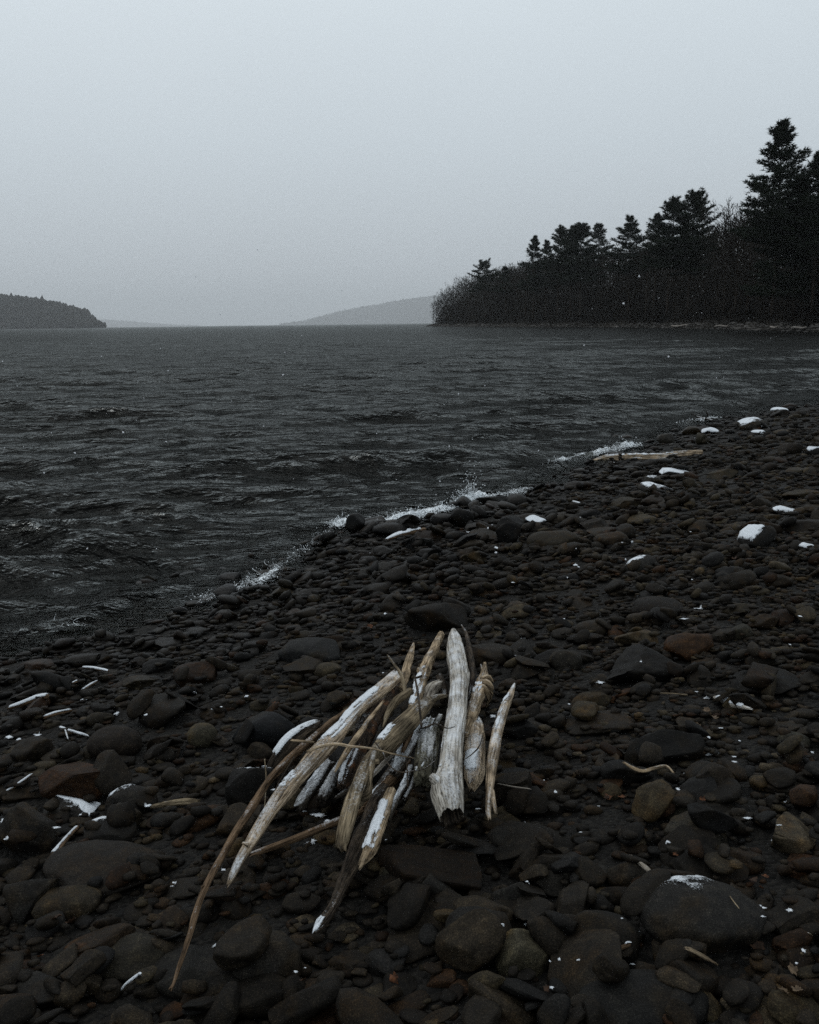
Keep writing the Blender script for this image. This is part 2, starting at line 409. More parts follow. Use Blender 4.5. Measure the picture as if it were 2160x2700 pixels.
rr_ = [3.2]
while rr_[-1] < 160: rr_.append(rr_[-1] * 1.0066)
while rr_[-1] < 23500: rr_.append(rr_[-1] * 1.04)
rr_ = np.array(rr_)
aa = np.radians(np.concatenate([np.arange(-80, -31, 1.0), np.arange(-31, 31, 0.165), np.arange(31, 76, 1.0)]))
Ra, Aa = np.meshgrid(rr_, aa, indexing='ij')
X = Ra * np.sin(Aa); Y = Ra * np.cos(Aa)
S = sdist(X, Y); G = ground(X, Y)
space = Ra * 0.0062
rng = np.random.RandomState(3)
Zw = np.zeros_like(X); DX = np.zeros_like(X); DY = np.zeros_like(X)
shoal = np.clip(-S / 2.2, 0.06, 1.0)
gust = 0.75 + 0.5 * np.clip(fbm(np.stack([X * 0.07, Y * 0.10, X * 0], -1), 2) + 0.5, 0, 1)
near = Ra < 400
for k in range(96):
    lam = 0.20 * (4.2 / 0.20) ** rng.rand()
    th = R(-90) + R(10) + rng.normal() * (R(22) if lam < 1.0 else R(11))      # travelling towards the beach
    kx, ky = math.cos(th) * 2 * math.pi / lam, math.sin(th) * 2 * math.pi / lam
    amp = 0.0062 * lam ** 0.62 * (0.6 + 0.8 * rng.rand())
    ph = rng.rand() * 6.283
    fil = np.clip((lam / space - 2.5) / 2.5, 0, 1) * near
    arg = kx * X + ky * Y + ph
    A = amp * fil * shoal * gust
    Zw += A * np.cos(arg)
    DX -= 0.75 * A * math.cos(th) * np.sin(arg); DY -= 0.75 * A * math.sin(th) * np.sin(arg)
# the last waves before they break on the stones
wob = fbm(np.stack([X * 0.5, Y * 0.5, X * 0 + 4.2], -1), 3)
for off, amp, wd in ((-0.42, 0.060, 0.17), (-1.5, 0.032, 0.24), (-3.0, 0.030, 0.34)):
    q = (S - off - 0.28 * wob) / wd
    q = np.where(q > 0, q * 1.7, q)                 # steeper on the shore side
    md = np.clip(0.65 + 0.8 * fbm(np.stack([X * 0.35, Y * 0.35, X * 0 + off * 7], -1), 2), 0.05, 1.2)
    Zw += amp * md * np.exp(-q * q) * (Ra < 80)
Zw += 0.05 * np.exp(-((S + 0.1) / 0.5) ** 2) * (Ra < 60) * (0.4 + 0.6 * wob)
Vw = np.stack([X + DX, Y + DY, Zw], -1).reshape(-1, 3)
nR, nA = X.shape
idx = np.arange(nR * nA).reshape(nR, nA)
T = np.stack([idx[:-1, :-1], idx[1:, :-1], idx[1:, 1:], idx[:-1, 1:]], -1).reshape(-1, 4)
wet_ = (G.reshape(-1) < 0.16)
T = T[wet_[T].any(1)]
used = np.unique(T); remap = -np.ones(len(Vw), dtype=np.int64); remap[used] = np.arange(len(used))
water = link('lake_water', mesh_np('lake_water', Vw[used], remap[T][:, ::-1],
             {'depth': ('FLOAT', np.clip(-G.reshape(-1)[used], 0, 3))}), M_WATER)
tag(water, kind='structure')

# ------------------------------------------------------------------ rock shapes
_ico = {}
def ico(sub):
    if sub not in _ico:
        bm = bmesh.new(); bmesh.ops.create_icosphere(bm, subdivisions=sub, radius=1.0)
        V = np.array([v.co[:] for v in bm.verts]); T = np.array([[v.index for v in f.verts] for f in bm.faces])
        bm.free(); _ico[sub] = (V, T)
    return _ico[sub]

def rock_shape(seed, sub=3, angular=0.5, rough=0.5):
    """unit-sized rock: rounded lump with worn flat faces"""
    V, T = ico(sub); rg = np.random.RandomState(seed)
    P = V.copy()
    ex = 1.0 - 0.42 * angular * (0.4 + 0.6 * rg.rand())
    P = np.sign(P) * np.abs(P) ** ex
    q_, _ = np.linalg.qr(rg.normal(size=(3, 3)))
    if angular > 0.55 and rg.rand() < 0.5: P = (P @ q_) * np.array([1, 0.85, 0.9]) @ q_.T
    for _ in range(int(4 + 10 * angular)):
        nrm = rg.normal(size=3); nrm /= np.linalg.norm(nrm)
        d = 0.38 + 0.36 * rg.rand() + (1 - angular) * 0.40
        over = P @ nrm - d
        P -= np.maximum(over, 0)[:, None] * nrm * (0.66 + 0.34 * angular)
    off = rg.rand(3) * 40
    nr = P / (np.linalg.norm(P, axis=1, keepdims=True) + 1e-9)
    P += nr * (0.12 * fbm(P * 1.1 + off, 2) + 0.06 * rough * fbm(P * 3.5 + off, 3) + 0.022 * rough * fbm(P * 9 + off, 2))[:, None]
    lo, hi = P.min(0), P.max(0)
    return (P - (lo + hi) / 2) / ((hi - lo) / 2), T

def snow_from(V, T, weight, thick, name, parent, mesh_space=True):
    """a skin of snow lifted off the faces where weight > 0 (its rim tucked into the surface)"""
    T3 = T if T.shape[1] == 3 else np.vstack([T[:, :3], T[:, [0, 2, 3]]])
    keep = (weight[T3] > 0).any(1)
    if keep.sum() < 3: return None
    T3 = T3[keep]
    Nn = vnormals(V, T)
    w = np.clip(weight, 0, 1)
    lift = np.where(weight > 0, thick * (0.25 + 0.75 * np.sqrt(w)), -0.0015)
    P = V + Nn * lift[:, None]; P[:, 2] += np.where(weight > 0, 0.25 * thick * w, 0)
    lab = np.arange(len(V))                           # each separate patch of snow is a piece of its own
    for _ in range(400):
        mn = lab[T3].min(1); old = lab.copy()
        for k in range(3): np.minimum.at(lab, T3[:, k], mn)
        lab = lab[lab]
        if (old == lab).all(): break
    fl = lab[T3[:, 0]]; ids, cnt = np.unique(fl, return_counts=True)
    order = np.argsort(-cnt)[:5]
    for q in order:
        if cnt[q] < 14 or cnt[q] < 0.04 * cnt.max(): continue
        t_ = T3[fl == ids[q]]
        used = np.unique(t_); rm = -np.ones(len(V), dtype=np.int64); rm[used] = np.arange(len(used))
        link(name, mesh_np(name, P[used], rm[t_], {'w': ('FLOAT', np.clip(weight[used], -0.3, 1))}), M_SNOW, parent)

KS = 0.44                                           # wet stone, every colour scaled darker still to match crushed dark tones
STONE_COLS = [((0.030, 0.0265, 0.022), 30), ((0.022, 0.020, 0.0175), 26), ((0.040, 0.034, 0.026), 20), ((0.030, 0.022, 0.015), 10),
              ((0.062, 0.053, 0.035), 11), ((0.048, 0.028, 0.016), 6), ((0.020, 0.021, 0.023), 12), ((0.080, 0.070, 0.052), 4)]
_cc = np.array([c for c, w in STONE_COLS]); _cw = np.array([w for c, w in STONE_COLS]); _cw = _cw / _cw.sum()
def stone_col(rg, s):
    c = KS * _cc[rg.choice(len(_cc), p=_cw)] * (0.6 + 0.8 * rg.rand())
    wet = np.clip(1.0 - s / 2.6, 0, 1)              # rinsed by the waves: soaked and darker
    return c * np.array([1.08, 1.0, 0.88]) * (1 - 0.68 * wet)
def wetness(s): return float(np.clip(1.0 - s / 1.8, 0, 1))

# height map of what lies on the beach, so that stones rest on each other
CELL = 0.02
HX0, HY0, HX1, HY1 = -7.0, 0.2, 16.5, 27.5
hxs = np.arange(HX0, HX1, CELL); hys = np.arange(HY0, HY1, CELL)
HX, HY = np.meshgrid(hxs, hys)
HM = ground(HX, HY).astype(np.float64)
BASE = HM.copy()

def foot(cx, cy, a, b, yaw):
    r = max(a, b)
    i0 = max(int((cx - r - HX0) / CELL), 0); i1 = min(int((cx + r - HX0) / CELL) + 2, HM.shape[1])
    j0 = max(int((cy - r - HY0) / CELL), 0); j1 = min(int((cy + r - HY0) / CELL) + 2, HM.shape[0])
    if i1 - i0 < 1 or j1 - j0 < 1: return None
    xx = HX[j0:j1, i0:i1] - cx; yy = HY[j0:j1, i0:i1] - cy
    c, s = math.cos(yaw), math.sin(yaw)
    q = ((xx * c + yy * s) / a) ** 2 + ((-xx * s + yy * c) / b) ** 2
    return (slice(j0, j1), slice(i0, i1)), xx, yy, q

def stamp(cx, cy, cz, a, b, c, yaw):
    f = foot(cx, cy, a, b, yaw)
    if f is None: return
    sl, xx, yy, q = f
    top = cz + c * np.sqrt(np.clip(1 - q, 0, 1))
    HM[sl] = np.where(q < 1, np.maximum(HM[sl], top), HM[sl])

# ------------------------------------------------------------------ rocks one can single out
def hero(px, py, w, h, label, name='rock', cat='rock', col=None, ang=0.5, sub=4, yaw=0.0, tilt=(0, 0), snow=None, bfac=0.8, seed=None, rough=0.5, up=0.5, group=None, dz=0.0):
    p = at(px, py, 0.05)
    d = (p - Vector((0, 0, CAM_H))).length
    phi = math.asin((CAM_H - p.z) / d)
    a = w * d / FPX / 2; hm = h * d / FPX / 2
    b = bfac * a
    cc = hm * hm - (b * math.sin(phi)) ** 2
    if cc < (0.22 * a) ** 2:
        b = min(b, max(0.35 * a, math.sqrt(max(hm * hm - (0.26 * a) ** 2, 1e-6)) / math.sin(phi))); c = 0.28 * a
    else: c = min(math.sqrt(cc) / math.cos(phi), 1.1 * a)
    p = at(px, py, up * c + dz)
    sd_ = seed if seed is not None else int(px * 7 + py * 13) % 100000
    V, T = rock_shape(sd_, sub, ang, rough)
    V = V * np.array([a, b, c])
    M = Matrix.Rotation(yaw, 3, 'Z') @ Matrix.Rotation(tilt[0], 3, 'X') @ Matrix.Rotation(tilt[1], 3, 'Y')
    V = V @ np.array(M).T
    V[:, 2] += c * 0.3
    o = link(name, mesh_np(name, V, T), M_STONE)
    o.location = (p.x, p.y, p.z - c * 0.3)
    rg = np.random.RandomState(sd_)
    s = float(sdist(np.array([p.x]), np.array([p.y]))[0])
    cl_ = np.array(col) if col is not None else stone_col(rg, s)
    o.color = (*(cl_ * (KS if col is not None else 1.0)), wetness(s))
    tag(o, label, cat, group)
    if snow:
        dirv, thr, th = snow
        dv = np.array(dirv, dtype=float); dv /= np.linalg.norm(dv)
        Nn = vnormals(V, T)
        # broad crest of the rock, ragged at its rim
        wgt = (Nn @ dv - thr) / 0.25 + 0.6 * fbm(V / a * 2.2 + 9.1, 3) + 0.5 * fbm(V / a * 8 + 3.1, 2) - 0.1
        snow_from(V, T, wgt, th * 0.6, 'snow', o)
    stamp(p.x, p.y, p.z, a * 0.95, b * 0.95, c * 0.95, yaw)
    return o

TAN = (0.105, 0.094, 0.062); OLIVE = (0.062, 0.055, 0.036); GREY = (0.036, 0.034, 0.031); BLK = (0.018, 0.017, 0.0155); BRN = (0.045, 0.034, 0.024); BLUE = (0.024, 0.026, 0.029)
UP = (0, 0, 1)
hero(1850, 2415, 300, 180, 'big smooth grey boulder with a thin cap of snow, lower right', 'boulder', 'boulder', GREY, 0.12, 5, 0.1, (0, 0.08), ((0, 0.55, 1), 0.93, 0.012), 0.8, rough=0.25)
hero(1383, 2515, 145, 112, 'pale olive stone, brightest one below the driftwood pile', 'stone', 'stone', TAN, 0.5, 4, 0.2, (0.1, -0.1), rough=0.5)
hero(1052, 2310, 100, 92, 'round tan stone just below the pile of driftwood', 'stone', 'stone', (0.085, 0.077, 0.055), 0.15, 4, 0, bfac=0.9, rough=0.3)
hero(1058, 2372, 95, 60, 'dull grey stone tucked under the round tan stone', 'stone', 'stone', GREY, 0.3, 3)
hero(1848, 2212, 155, 95, 'flat angular slab with a pointed lower edge, right of centre', 'slab', 'rock', (0.058, 0.052, 0.040), 0.95, 4, 0.25, (0.12, 0.0), bfac=1.0)
hero(1806, 2132, 108, 58, 'small flat-topped olive block above the pointed slab', 'stone', 'stone', (0.066, 0.062, 0.044), 0.9, 4, 0.1)
hero(533, 1942, 74, 68, 'round tan cobble left of the driftwood pile', 'cobble', 'stone', (0.088, 0.080, 0.056), 0.1, 4, 0, bfac=0.95, rough=0.3)
hero(72, 2195, 135, 165, 'tall square-cornered boulder at the left edge', 'boulder', 'boulder', (0.040, 0.036, 0.031), 0.9, 4, 0.2, (0.2, -0.15), bfac=0.9)
hero(275, 2292, 290, 130, 'long rounded brown boulder, lower left', 'boulder', 'boulder', (0.036, 0.031, 0.026), 0.3, 5, -0.15, rough=0.5)
hero(80, 2370, 120, 165, 'upright grey schist slab below the square-cornered boulder', 'slab', 'rock', GREY, 0.9, 4, 0.8, (0.3, 0.3), rough=1.0)
hero(705, 2545, 160, 145, 'dark egg-shaped boulder at the bottom, right of the long thin stick', 'boulder', 'boulder', (0.040, 0.037, 0.032), 0.25, 4, 0.2)
hero(330, 2530, 210, 100, 'slab with a brown rim at the lower left', 'slab', 'rock', (0.044, 0.039, 0.028), 0.8, 4, 0.3, (0.05, -0.15))
hero(182, 2130, 140, 66, 'grey block with snow draped over its right shoulder', 'stone', 'stone', GREY, 0.8, 5, -0.1, (0, 0), ((0.75, 0.35, 0.75), 0.60, 0.010))
hero(342, 2118, 116, 84, 'rounded stone with snow on its upper left', 'stone', 'stone', (0.034, 0.031, 0.027), 0.3, 5, 0, (0, 0), ((-0.5, 0.45, 0.9), 0.80, 0.009))
hero(292, 2195, 130, 70, 'dark stone with a snow-dusted left brow', 'stone', 'stone', BLK, 0.4, 5, 0, (0, 0), ((-0.6, 0.4, 0.9), 0.84, 0.009))
hero(302, 1962, 130, 92, 'dome-shaped dark brown boulder on the left', 'boulder', 'boulder', (0.034, 0.027, 0.021), 0.15, 4, rough=0.3)
hero(938, 1380, 48, 60, 'black wet upright rock standing in the breaking wave', 'rock', 'rock', (0.008, 0.008, 0.0075), 0.2, 4, bfac=0.9, dz=0.05)
hero(1030, 1396, 95, 38, 'low black rock right of the upright rock in the wave', 'rock', 'rock', (0.010, 0.0095, 0.009), 0.4, 3, dz=0.02)
hero(1220, 1366, 60, 54, 'black rounded rock below the splash', 'rock', 'rock', (0.011, 0.0105, 0.0095), 0.3, 4, dz=0.03)
hero(1165, 1372, 60, 34, 'small black rock left of the one below the splash', 'rock', 'rock', (0.011, 0.010, 0.0095), 0.4, 3, dz=0.03)
hero(1312, 1322, 120, 34, 'flat dark slab at the water beside the splash', 'slab', 'rock', (0.013, 0.013, 0.012), 0.9, 4, 0.1, bfac=0.5)
hero(1345, 1410, 75, 80, 'dark leaning slab next to a snowy stone', 'slab', 'rock', (0.013, 0.0125, 0.012), 0.8, 4, 0.5, (0, -0.5), bfac=0.5)
hero(1412, 1384, 56, 40, 'stone plastered with snow beside the leaning slab', 'stone', 'stone', BLK, 0.7, 5, 0.2, (0.45, 0), ((0.1, -0.35, 0.9), 0.55, 0.012))
hero(1462, 1428, 145, 62, 'broad low brown rock right of the leaning slab', 'rock', 'rock', (0.042, 0.034, 0.022), 0.3, 4, 0.0, rough=0.6)
hero(1613, 1426, 90, 50, 'rounded brown rock in the middle of the beach', 'rock', 'rock', (0.046, 0.034, 0.022), 0.3, 4)
hero(1735, 1605, 135, 62, 'long dark dome of rock in mid beach', 'boulder', 'boulder', (0.022, 0.018, 0.0145), 0.15, 4, rough=0.3)
hero(1155, 1630, 170, 100, 'dark peaked rock right behind the pile of driftwood', 'rock', 'rock', (0.024, 0.021, 0.0175), 0.7, 4, 0.2)
hero(815, 1720, 160, 78, 'wide grey slab with olive rim, behind the pile on its left', 'slab', 'rock', (0.030, 0.031, 0.031), 0.6, 4, 0.1)
hero(862, 1770, 80, 48, 'small olive-brown stone in front of the wide grey slab', 'stone', 'stone', (0.080, 0.066, 0.042), 0.4, 4)
hero(700, 1925, 170, 110, 'blue-black angular rock against the left of the pile', 'rock', 'rock', BLUE, 0.8, 4, 0.2)
hero(665, 2075, 130, 110, 'black rock with a line of snow on its crest, under the long sticks', 'rock', 'rock', BLK, 0.6, 5, 0.1, (0, 0), ((0, 0.6, 1), 0.90, 0.010))
hero(1375, 1722, 95, 60, 'squarish stone with snow along its top edge, behind the pile', 'stone', 'stone', GREY, 0.8, 5, 0.05, (0, 0), ((0, 0.45, 1), 0.88, 0.012))
hero(1492, 1745, 85, 66, 'speckled grey-brown stone right of the snow-edged one', 'stone', 'stone', (0.042, 0.038, 0.031), 0.4, 4)
hero(1690, 1770, 240, 130, 'large black mound of rock on the right of the beach', 'boulder', 'boulder', (0.020, 0.0185, 0.0165), 1.0, 5, 0.5, (0, 0.15), up=0.25, rough=1.3)
hero(1750, 1985, 210, 84, 'long tilted black slab with a pale upper edge', 'slab', 'rock', (0.017, 0.0165, 0.0155), 0.9, 4, 0.35, (0.1, -0.12), bfac=0.4)
hero(1880, 2055, 130, 82, 'dark brown boulder below the snow scraps on the right', 'boulder', 'boulder', (0.030, 0.0265, 0.022), 0.4, 4)
hero(1505, 2318, 200, 80, 'layered schist slab with glinting top, lower right', 'slab', 'rock', (0.046, 0.042, 0.035), 0.7, 4, 0.05, rough=1.2, bfac=0.6)
hero(1395, 2215, 210, 84, 'broad dark slab to the right below the thick log', 'slab', 'rock', (0.027, 0.024, 0.020), 0.7, 4, 0.1)
hero(1265, 2475, 165, 140, 'big dull boulder left of the pale olive stone', 'boulder', 'boulder', (0.030, 0.028, 0.025), 0.3, 4)
hero(1590, 2475, 165, 120, 'black boulder left of the snow-capped boulder', 'boulder', 'boulder', (0.025, 0.0235, 0.021), 0.4, 4)
hero(1655, 2312, 100, 78, 'round brown stone above the black boulder', 'stone', 'stone', (0.038, 0.033, 0.026), 0.3, 4)
hero(1148, 2345, 110, 100, 'wedge-shaped grey stone below the thick log', 'stone', 'stone', (0.036, 0.033, 0.028), 0.8, 4, 0.5)
hero(1355, 2378, 118, 98, 'blocky grey stone above the pale olive stone', 'stone', 'stone', (0.037, 0.035, 0.031), 0.6, 4, 0.2)
hero(1165, 2420, 112, 58, 'tan flat stone left of the blocky grey stone', 'stone', 'stone', (0.060, 0.052, 0.036), 0.5, 4)
hero(478, 2432, 96, 56, 'mossy olive stone touching the long thin stick', 'stone', 'stone', OLIVE, 0.6, 4, 0.1)
hero(1690, 2650, 330, 150, 'huge smooth black boulder cut by the bottom edge', 'boulder', 'boulder', (0.024, 0.0235, 0.022), 0.15, 5, 0.1, rough=0.25)
hero(530, 2572, 260, 110, 'wedge of dark rock under the tip of the long thin stick', 'rock', 'rock', (0.032, 0.030, 0.026), 0.8, 4, -0.2)
hero(120, 2620, 210, 90, 'flat layered ledge in the lower left corner', 'slab', 'rock', (0.030, 0.028, 0.025), 0.9, 4, 0.0, rough=1.0)
hero(2092, 1957, 78, 46, 'olive stone among the gravel at the right edge', 'stone', 'stone', (0.060, 0.056, 0.040), 0.3, 4)
hero(2003, 2066, 54, 38, 'small tan stone among the gravel on the right', 'stone', 'stone', (0.080, 0.070, 0.050), 0.4, 4)
hero(2112, 2112, 50, 44, 'small square grey stone at the right edge of the gravel', 'stone', 'stone', (0.055, 0.052, 0.044), 0.7, 3)
hero(1953, 1668, 66, 42, 'olive-rimmed stone above the gravel', 'stone', 'stone', (0.052, 0.047, 0.033), 0.4, 4)
hero(1995, 1422, 100, 60, 'dark tilted block with its left face white with snow', 'rock', 'rock', BLK, 0.7, 5, 0.45, (0, -0.35), ((-0.55, 0.1, 0.85), 0.72, 0.014))
hero(1688, 1492, 80, 44, 'grey stone streaked with snow in mid beach', 'stone', 'stone', GREY, 0.6, 5, 0.4, (0, -0.3), ((-0.4, 0.1, 0.9), 0.86, 0.009))
hero(1985, 1120, 76, 34, 'domed stone streaked with snow near the far waterline', 'stone', 'stone', (0.05, 0.045, 0.036), 0.3, 5, 0.1, (0, -0.1), ((-0.3, 0, 1), 0.80, 0.014))
hero(1872, 1138, 40, 18, 'small white snow-covered stone near the far waterline', 'stone', 'stone', BLK, 0.3, 4, 0, (0, 0), ((0, -0.2, 1), 0.15, 0.02))
hero(2000, 1142, 34, 12, 'tiny snowy stone right of the white one near the waterline', 'stone', 'stone', BLK, 0.3, 4, 0, (0, 0), ((0, -0.2, 1), 0.25, 0.02))
hero(2055, 1083, 40, 14, 'snow-topped stone farthest along the beach', 'stone', 'stone', BLK, 0.3, 4, 0, (0, 0), ((0, -0.2, 1), 0.25, 0.025))
hero(1780, 1247, 78, 24, 'flat stone white with snow below the long beach log', 'stone', 'stone', BLK, 0.5, 5, 0.15, (0.2, 0), ((0, -0.1, 1), 0.62, 0.016))
hero(1728, 1291, 92, 32, 'flat grey stone with snow on its back, in front of the long beach log', 'stone', 'stone', GREY, 0.5, 5, 0.1, (0.1, 0.1), ((0.2, 0, 1), 0.83, 0.014))
hero(1722, 1268, 44, 26, 'small mottled stone between the two snowy flat stones', 'stone', 'stone', (0.06, 0.056, 0.045), 0.4, 4, 0, (0, 0), ((0, -0.3, 1), 0.88, 0.012))
hero(2072, 1350, 64, 18, 'thin dark stone with a stripe of snow, right side', 'stone', 'stone', BLK, 0.6, 5, -0.25, (0.15, 0.2), ((-0.1, 0, 1), 0.75, 0.016))
hero(2122, 1444, 44, 20, 'low stone with a snow tip at the right edge', 'stone', 'stone', GREY, 0.4, 4, 0, (0, 0), ((0, -0.2, 1), 0.70, 0.016))
hero(2145, 1190, 44, 22, 'snow-striped stone cut by the right edge', 'stone', 'stone', BLK, 0.6, 4, 0.4, (0, -0.2), ((-0.2, 0, 1), 0.72, 0.02))
hero(1755, 1160, 44, 34, 'round grey-brown stone left of the upright pointed stone', 'stone', 'stone', (0.050, 0.046, 0.038), 0.2, 4)
hero(1850, 1160, 36, 40, 'upright pointed olive stone behind the long beach log', 'stone', 'stone', (0.060, 0.054, 0.036), 0.7, 4, 0.4, (0, -0.3))
hero(1560, 1660, 90, 50, 'brown rounded stone in mid beach above the black mound', 'stone', 'stone', (0.044, 0.035, 0.025), 0.4, 4)
hero(1368, 1607, 80, 46, 'rusty brown humped stone behind the pile on its right', 'stone', 'stone', (0.058, 0.042, 0.024), 0.4, 4, 0.2)
hero(1275, 1560, 62, 34, 'orange-brown angular stone above the pile', 'stone', 'stone', (0.090, 0.060, 0.034), 0.9, 4, -0.3, (0.2, 0))
hero(1960, 1535, 75, 34, 'rust-coloured flat stone on the right of the beach', 'stone', 'stone', (0.058, 0.038, 0.022), 0.4, 4)
hero(1893, 1492, 62, 38, 'two-faced tan stone on the right of the beach', 'stone', 'stone', (0.066, 0.052, 0.034), 0.9, 4, 0.6)

# ------------------------------------------------------------------ the loose stones of the beach
NV = 26
PROTO = [rock_shape(900 + k, 4, 0.40 + 0.60 * (k / (NV - 1)), 1.0) for k in range(NV)]
PROTO2 = [rock_shape(900 + k, 2, 0.40 + 0.60 * (k / (NV - 1)), 0.8) for k in range(NV)]
PROTO1 = [rock_shape(900 + k, 1, 0.2 + 0.6 * (k / (NV - 1)), 0.3) for k in range(NV)]
PROTO0 = [rock_shape(900 + k, 1, 0.3, 0.3) for k in range(2)]
KEEP = []
for path in ([(985, 2140, .13, 24), (935, 2262, .10, 23), (905, 2330, .09, 18), (880, 2388, .08, 14), (852, 2430, .08, 13), (832, 2456, .07, 6)],
             [(700, 2072, .19, 11), (615, 2206, .15, 11), (545, 2334, .13, 9), (497, 2475, .11, 8), (473, 2548, .10, 6), (450, 2608, .09, 6)],
             [(893, 2164, .10, 10), (780, 2211, .07, 10), (660, 2255, .04, 7)], [(703, 2154, .21, 20), (636, 2262, .14, 14), (600, 2335, .09, 4)]):
    for (x0, y0, h0, w0), (x1, y1, h1, w1) in zip(path[:-1], path[1:]):
        for f in np.linspace(0, 1, 7):
            q_ = at(x0 + (x1 - x0) * f, y0 + (y1 - y0) * f, h0 + (h1 - h0) * f); KEEP.append((q_.x, q_.y, q_.z - (w0 + (w1 - w0) * f) * 2.6 / FPX))
KEEP = np.array(KEEP); TIP = at(840, 2445, .07)
rg = np.random.RandomState(11)
stones = []

def in_view(x, y, z, marg=0.12):
    v = Vector((x, y, z - CAM_H)); dz = v.dot(c_f)
    if dz < 0.5: return False, 1
    px = v.dot(c_r) / dz * FPX / 1080; py = v.dot(c_u) / dz * FPX / 1350
    return abs(px) < 1 + marg and abs(py) < 1 + marg, dz

def gravel(x, y):
    """how fine the stones are: finer up the beach on the right"""
    v = Vector((x, y, gz(x, y) - CAM_H)); dz = max(v.dot(c_f), 0.3)
    return 0

def scatter(n, lo, hi, y0, y1, smin=-1.2, lift=0.06, keep=None, sink=0.30):
    k = 0
    ys = y0 + (y1 - y0) * rg.rand(n * 3)
    n = int(n * 1.28); ys = y0 + (y1 - y0) * rg.rand(n * 3)
    xs = -ys * 0.62 - 0.6 + rg.rand(n * 3) * (1.36 * ys + 2.6)
    ss = sdist(xs, ys)
    for x, y, s in zip(xs, ys, ss):
        if k >= n: break
        if s < smin or x < HX0 + 0.3 or x > HX1 - 0.3: continue
        k += 1
        if keep and rg.rand() > keep(x, y, s): continue
        a = lo * (hi / lo) ** (rg.rand() ** 1.3) / 2
        b = a * (0.50 + 0.46 * rg.rand()); c = a * (0.16 + 0.12 * rg.rand() if rg.rand() < 0.4 else 0.24 + 0.34 * rg.rand())
        yaw = rg.normal() * 0.55 + 0.35 + (math.pi if rg.rand() < 0.5 else 0)
        f = foot(x, y, a, b, yaw)
        if f is None: continue
        sl, xx, yy, q = f
        ins = q < 0.85
        if ins.sum() < 1: continue
        hh = HM[sl][ins]; base = BASE[sl][ins].mean()
        und = hh + c * np.sqrt(np.clip(1 - q[ins], 0, 1))
        hmean = hh.mean()
        if hmean - base > lift + 0.4 * c: continue
        tx = ty = 0.0
        if ins.sum() > 6:
            gx_, gy_ = xx[ins], yy[ins]
            vx, vy = gx_.var() + 1e-6, gy_.var() + 1e-6
            tx = float(np.clip(((hh - hmean) * gx_).mean() / vx, -0.55, 0.55)); ty = float(np.clip(((hh - hmean) * gy_).mean() / vy, -0.55, 0.55))
        z = np.percentile(und, 55) - sink * c
        z = max(z, base + c * 0.1)
        if a > 0.07 and abs(x - TIP.x * 0.97) < a + 0.05 and -a - 0.16 < y - TIP.y < a * 0.5: continue
        if s < -0.12 and rg.rand() > 0.10: z = min(z, -0.015 - 0.05 * rg.rand() - c)   # drowned stones stay below the surface
        if y < 4.5:                                    # nothing buries the driftwood, seen or in its plan
            kd = (KEEP[:, 0] - x) ** 2 + (KEEP[:, 1] - y) ** 2 < (a + 0.02) ** 2
            if kd.any():
                if a > 0.09: continue
                z = min(z, float(KEEP[kd, 2].min()) - c)
        stamp(x, y, z, a, b, c, yaw)
        stones.append((x, y, z, a, b, c, yaw, tx, ty, s))

# right-hand gravel patch and lower left have fewer big stones
def gp(x, y, s): return 1.0 if s < 5.2 else 0.35
scatter(150, 0.18, 0.34, 1.2, 9.0, keep=lambda x, y, s: 0.7 if s < 5.5 else 0.25)
scatter(260, 0.22, 0.42, 7.0, 26.0)
scatter(900, 0.11, 0.22, 1.1, 7.5, keep=gp)
scatter(1500, 0.12, 0.24, 6.5, 26.0)
scatter(3600, 0.055, 0.12, 1.0, 6.5, lift=0.05)
scatter(6000, 0.07, 0.13, 6.0, 26.0, lift=0.05)
scatter(7500, 0.022, 0.06, 1.0, 5.2, smin=0.2, lift=0.04)
scatter(4500, 0.03, 0.065, 3.0, 8.5, smin=3.0, lift=0.03)
scatter(6500, 0.035, 0.075, 5.0, 13.0, smin=0.0, lift=0.04)
vis = []
for k, st in enumerate(stones):
    ok, dz = in_view(st[0], st[1], st[2], 0.0)
    if ok: vis.append((st[3] * math.sqrt(st[4] * st[5]) ** 0.5 / dz, k))
vis.sort(reverse=True)
single = set(k for _, k in vis[:300])

def stone_mat3(st):
    x, y, z, a, b, c, yaw, tx, ty, s = st
    Mt = Matrix.Rotation(-math.atan(tx), 3, 'Y') @ Matrix.Rotation(math.atan(ty), 3, 'X') @ Matrix.Rotation(yaw, 3, 'Z')
    return np.array(Mt) * np.array([a, b, c])[None, :]

pm = []
for k in range(NV):
    me = mesh_np('stone', *PROTO[k]); me.materials.append(M_STONE); pm.append(me)
VV, TT, CC = [], [], []; nv = 0
for k, st in enumerate(stones):
    col = stone_col(rg, st[9])
    M3 = stone_mat3(st); v = rg.randint(NV)
    if k in single:
        o = link('stone', pm[v], None, beach)
        m4 = Matrix.Identity(4)
        for i in range(3):
            for j in range(3): m4[i][j] = M3[i, j]
            m4[i][3] = st[i]
        o.matrix_world = m4
        o.color = (*col, wetness(st[9]))
    else:
        ok, dz = in_view(st[0], st[1], st[2])
        V, T = (PROTO2 if st[3] / dz > 0.0098 and (ok or st[3] > 0.05) else PROTO1)[v]
        VV.append(V @ M3.T + np.array(st[:3])); TT.append(T + nv); nv += len(V)
        CC.append(np.tile(np.append(col, wetness(st[9])), (len(V), 1)))
shingle = link('shingle', mesh_np('shingle', np.vstack(VV), np.vstack(TT), {'col': ('FLOAT_COLOR', np.vstack(CC))}), M_STONES, beach)
tag(shingle, 'smaller wet stones and gravel covering the beach', kind='stuff')

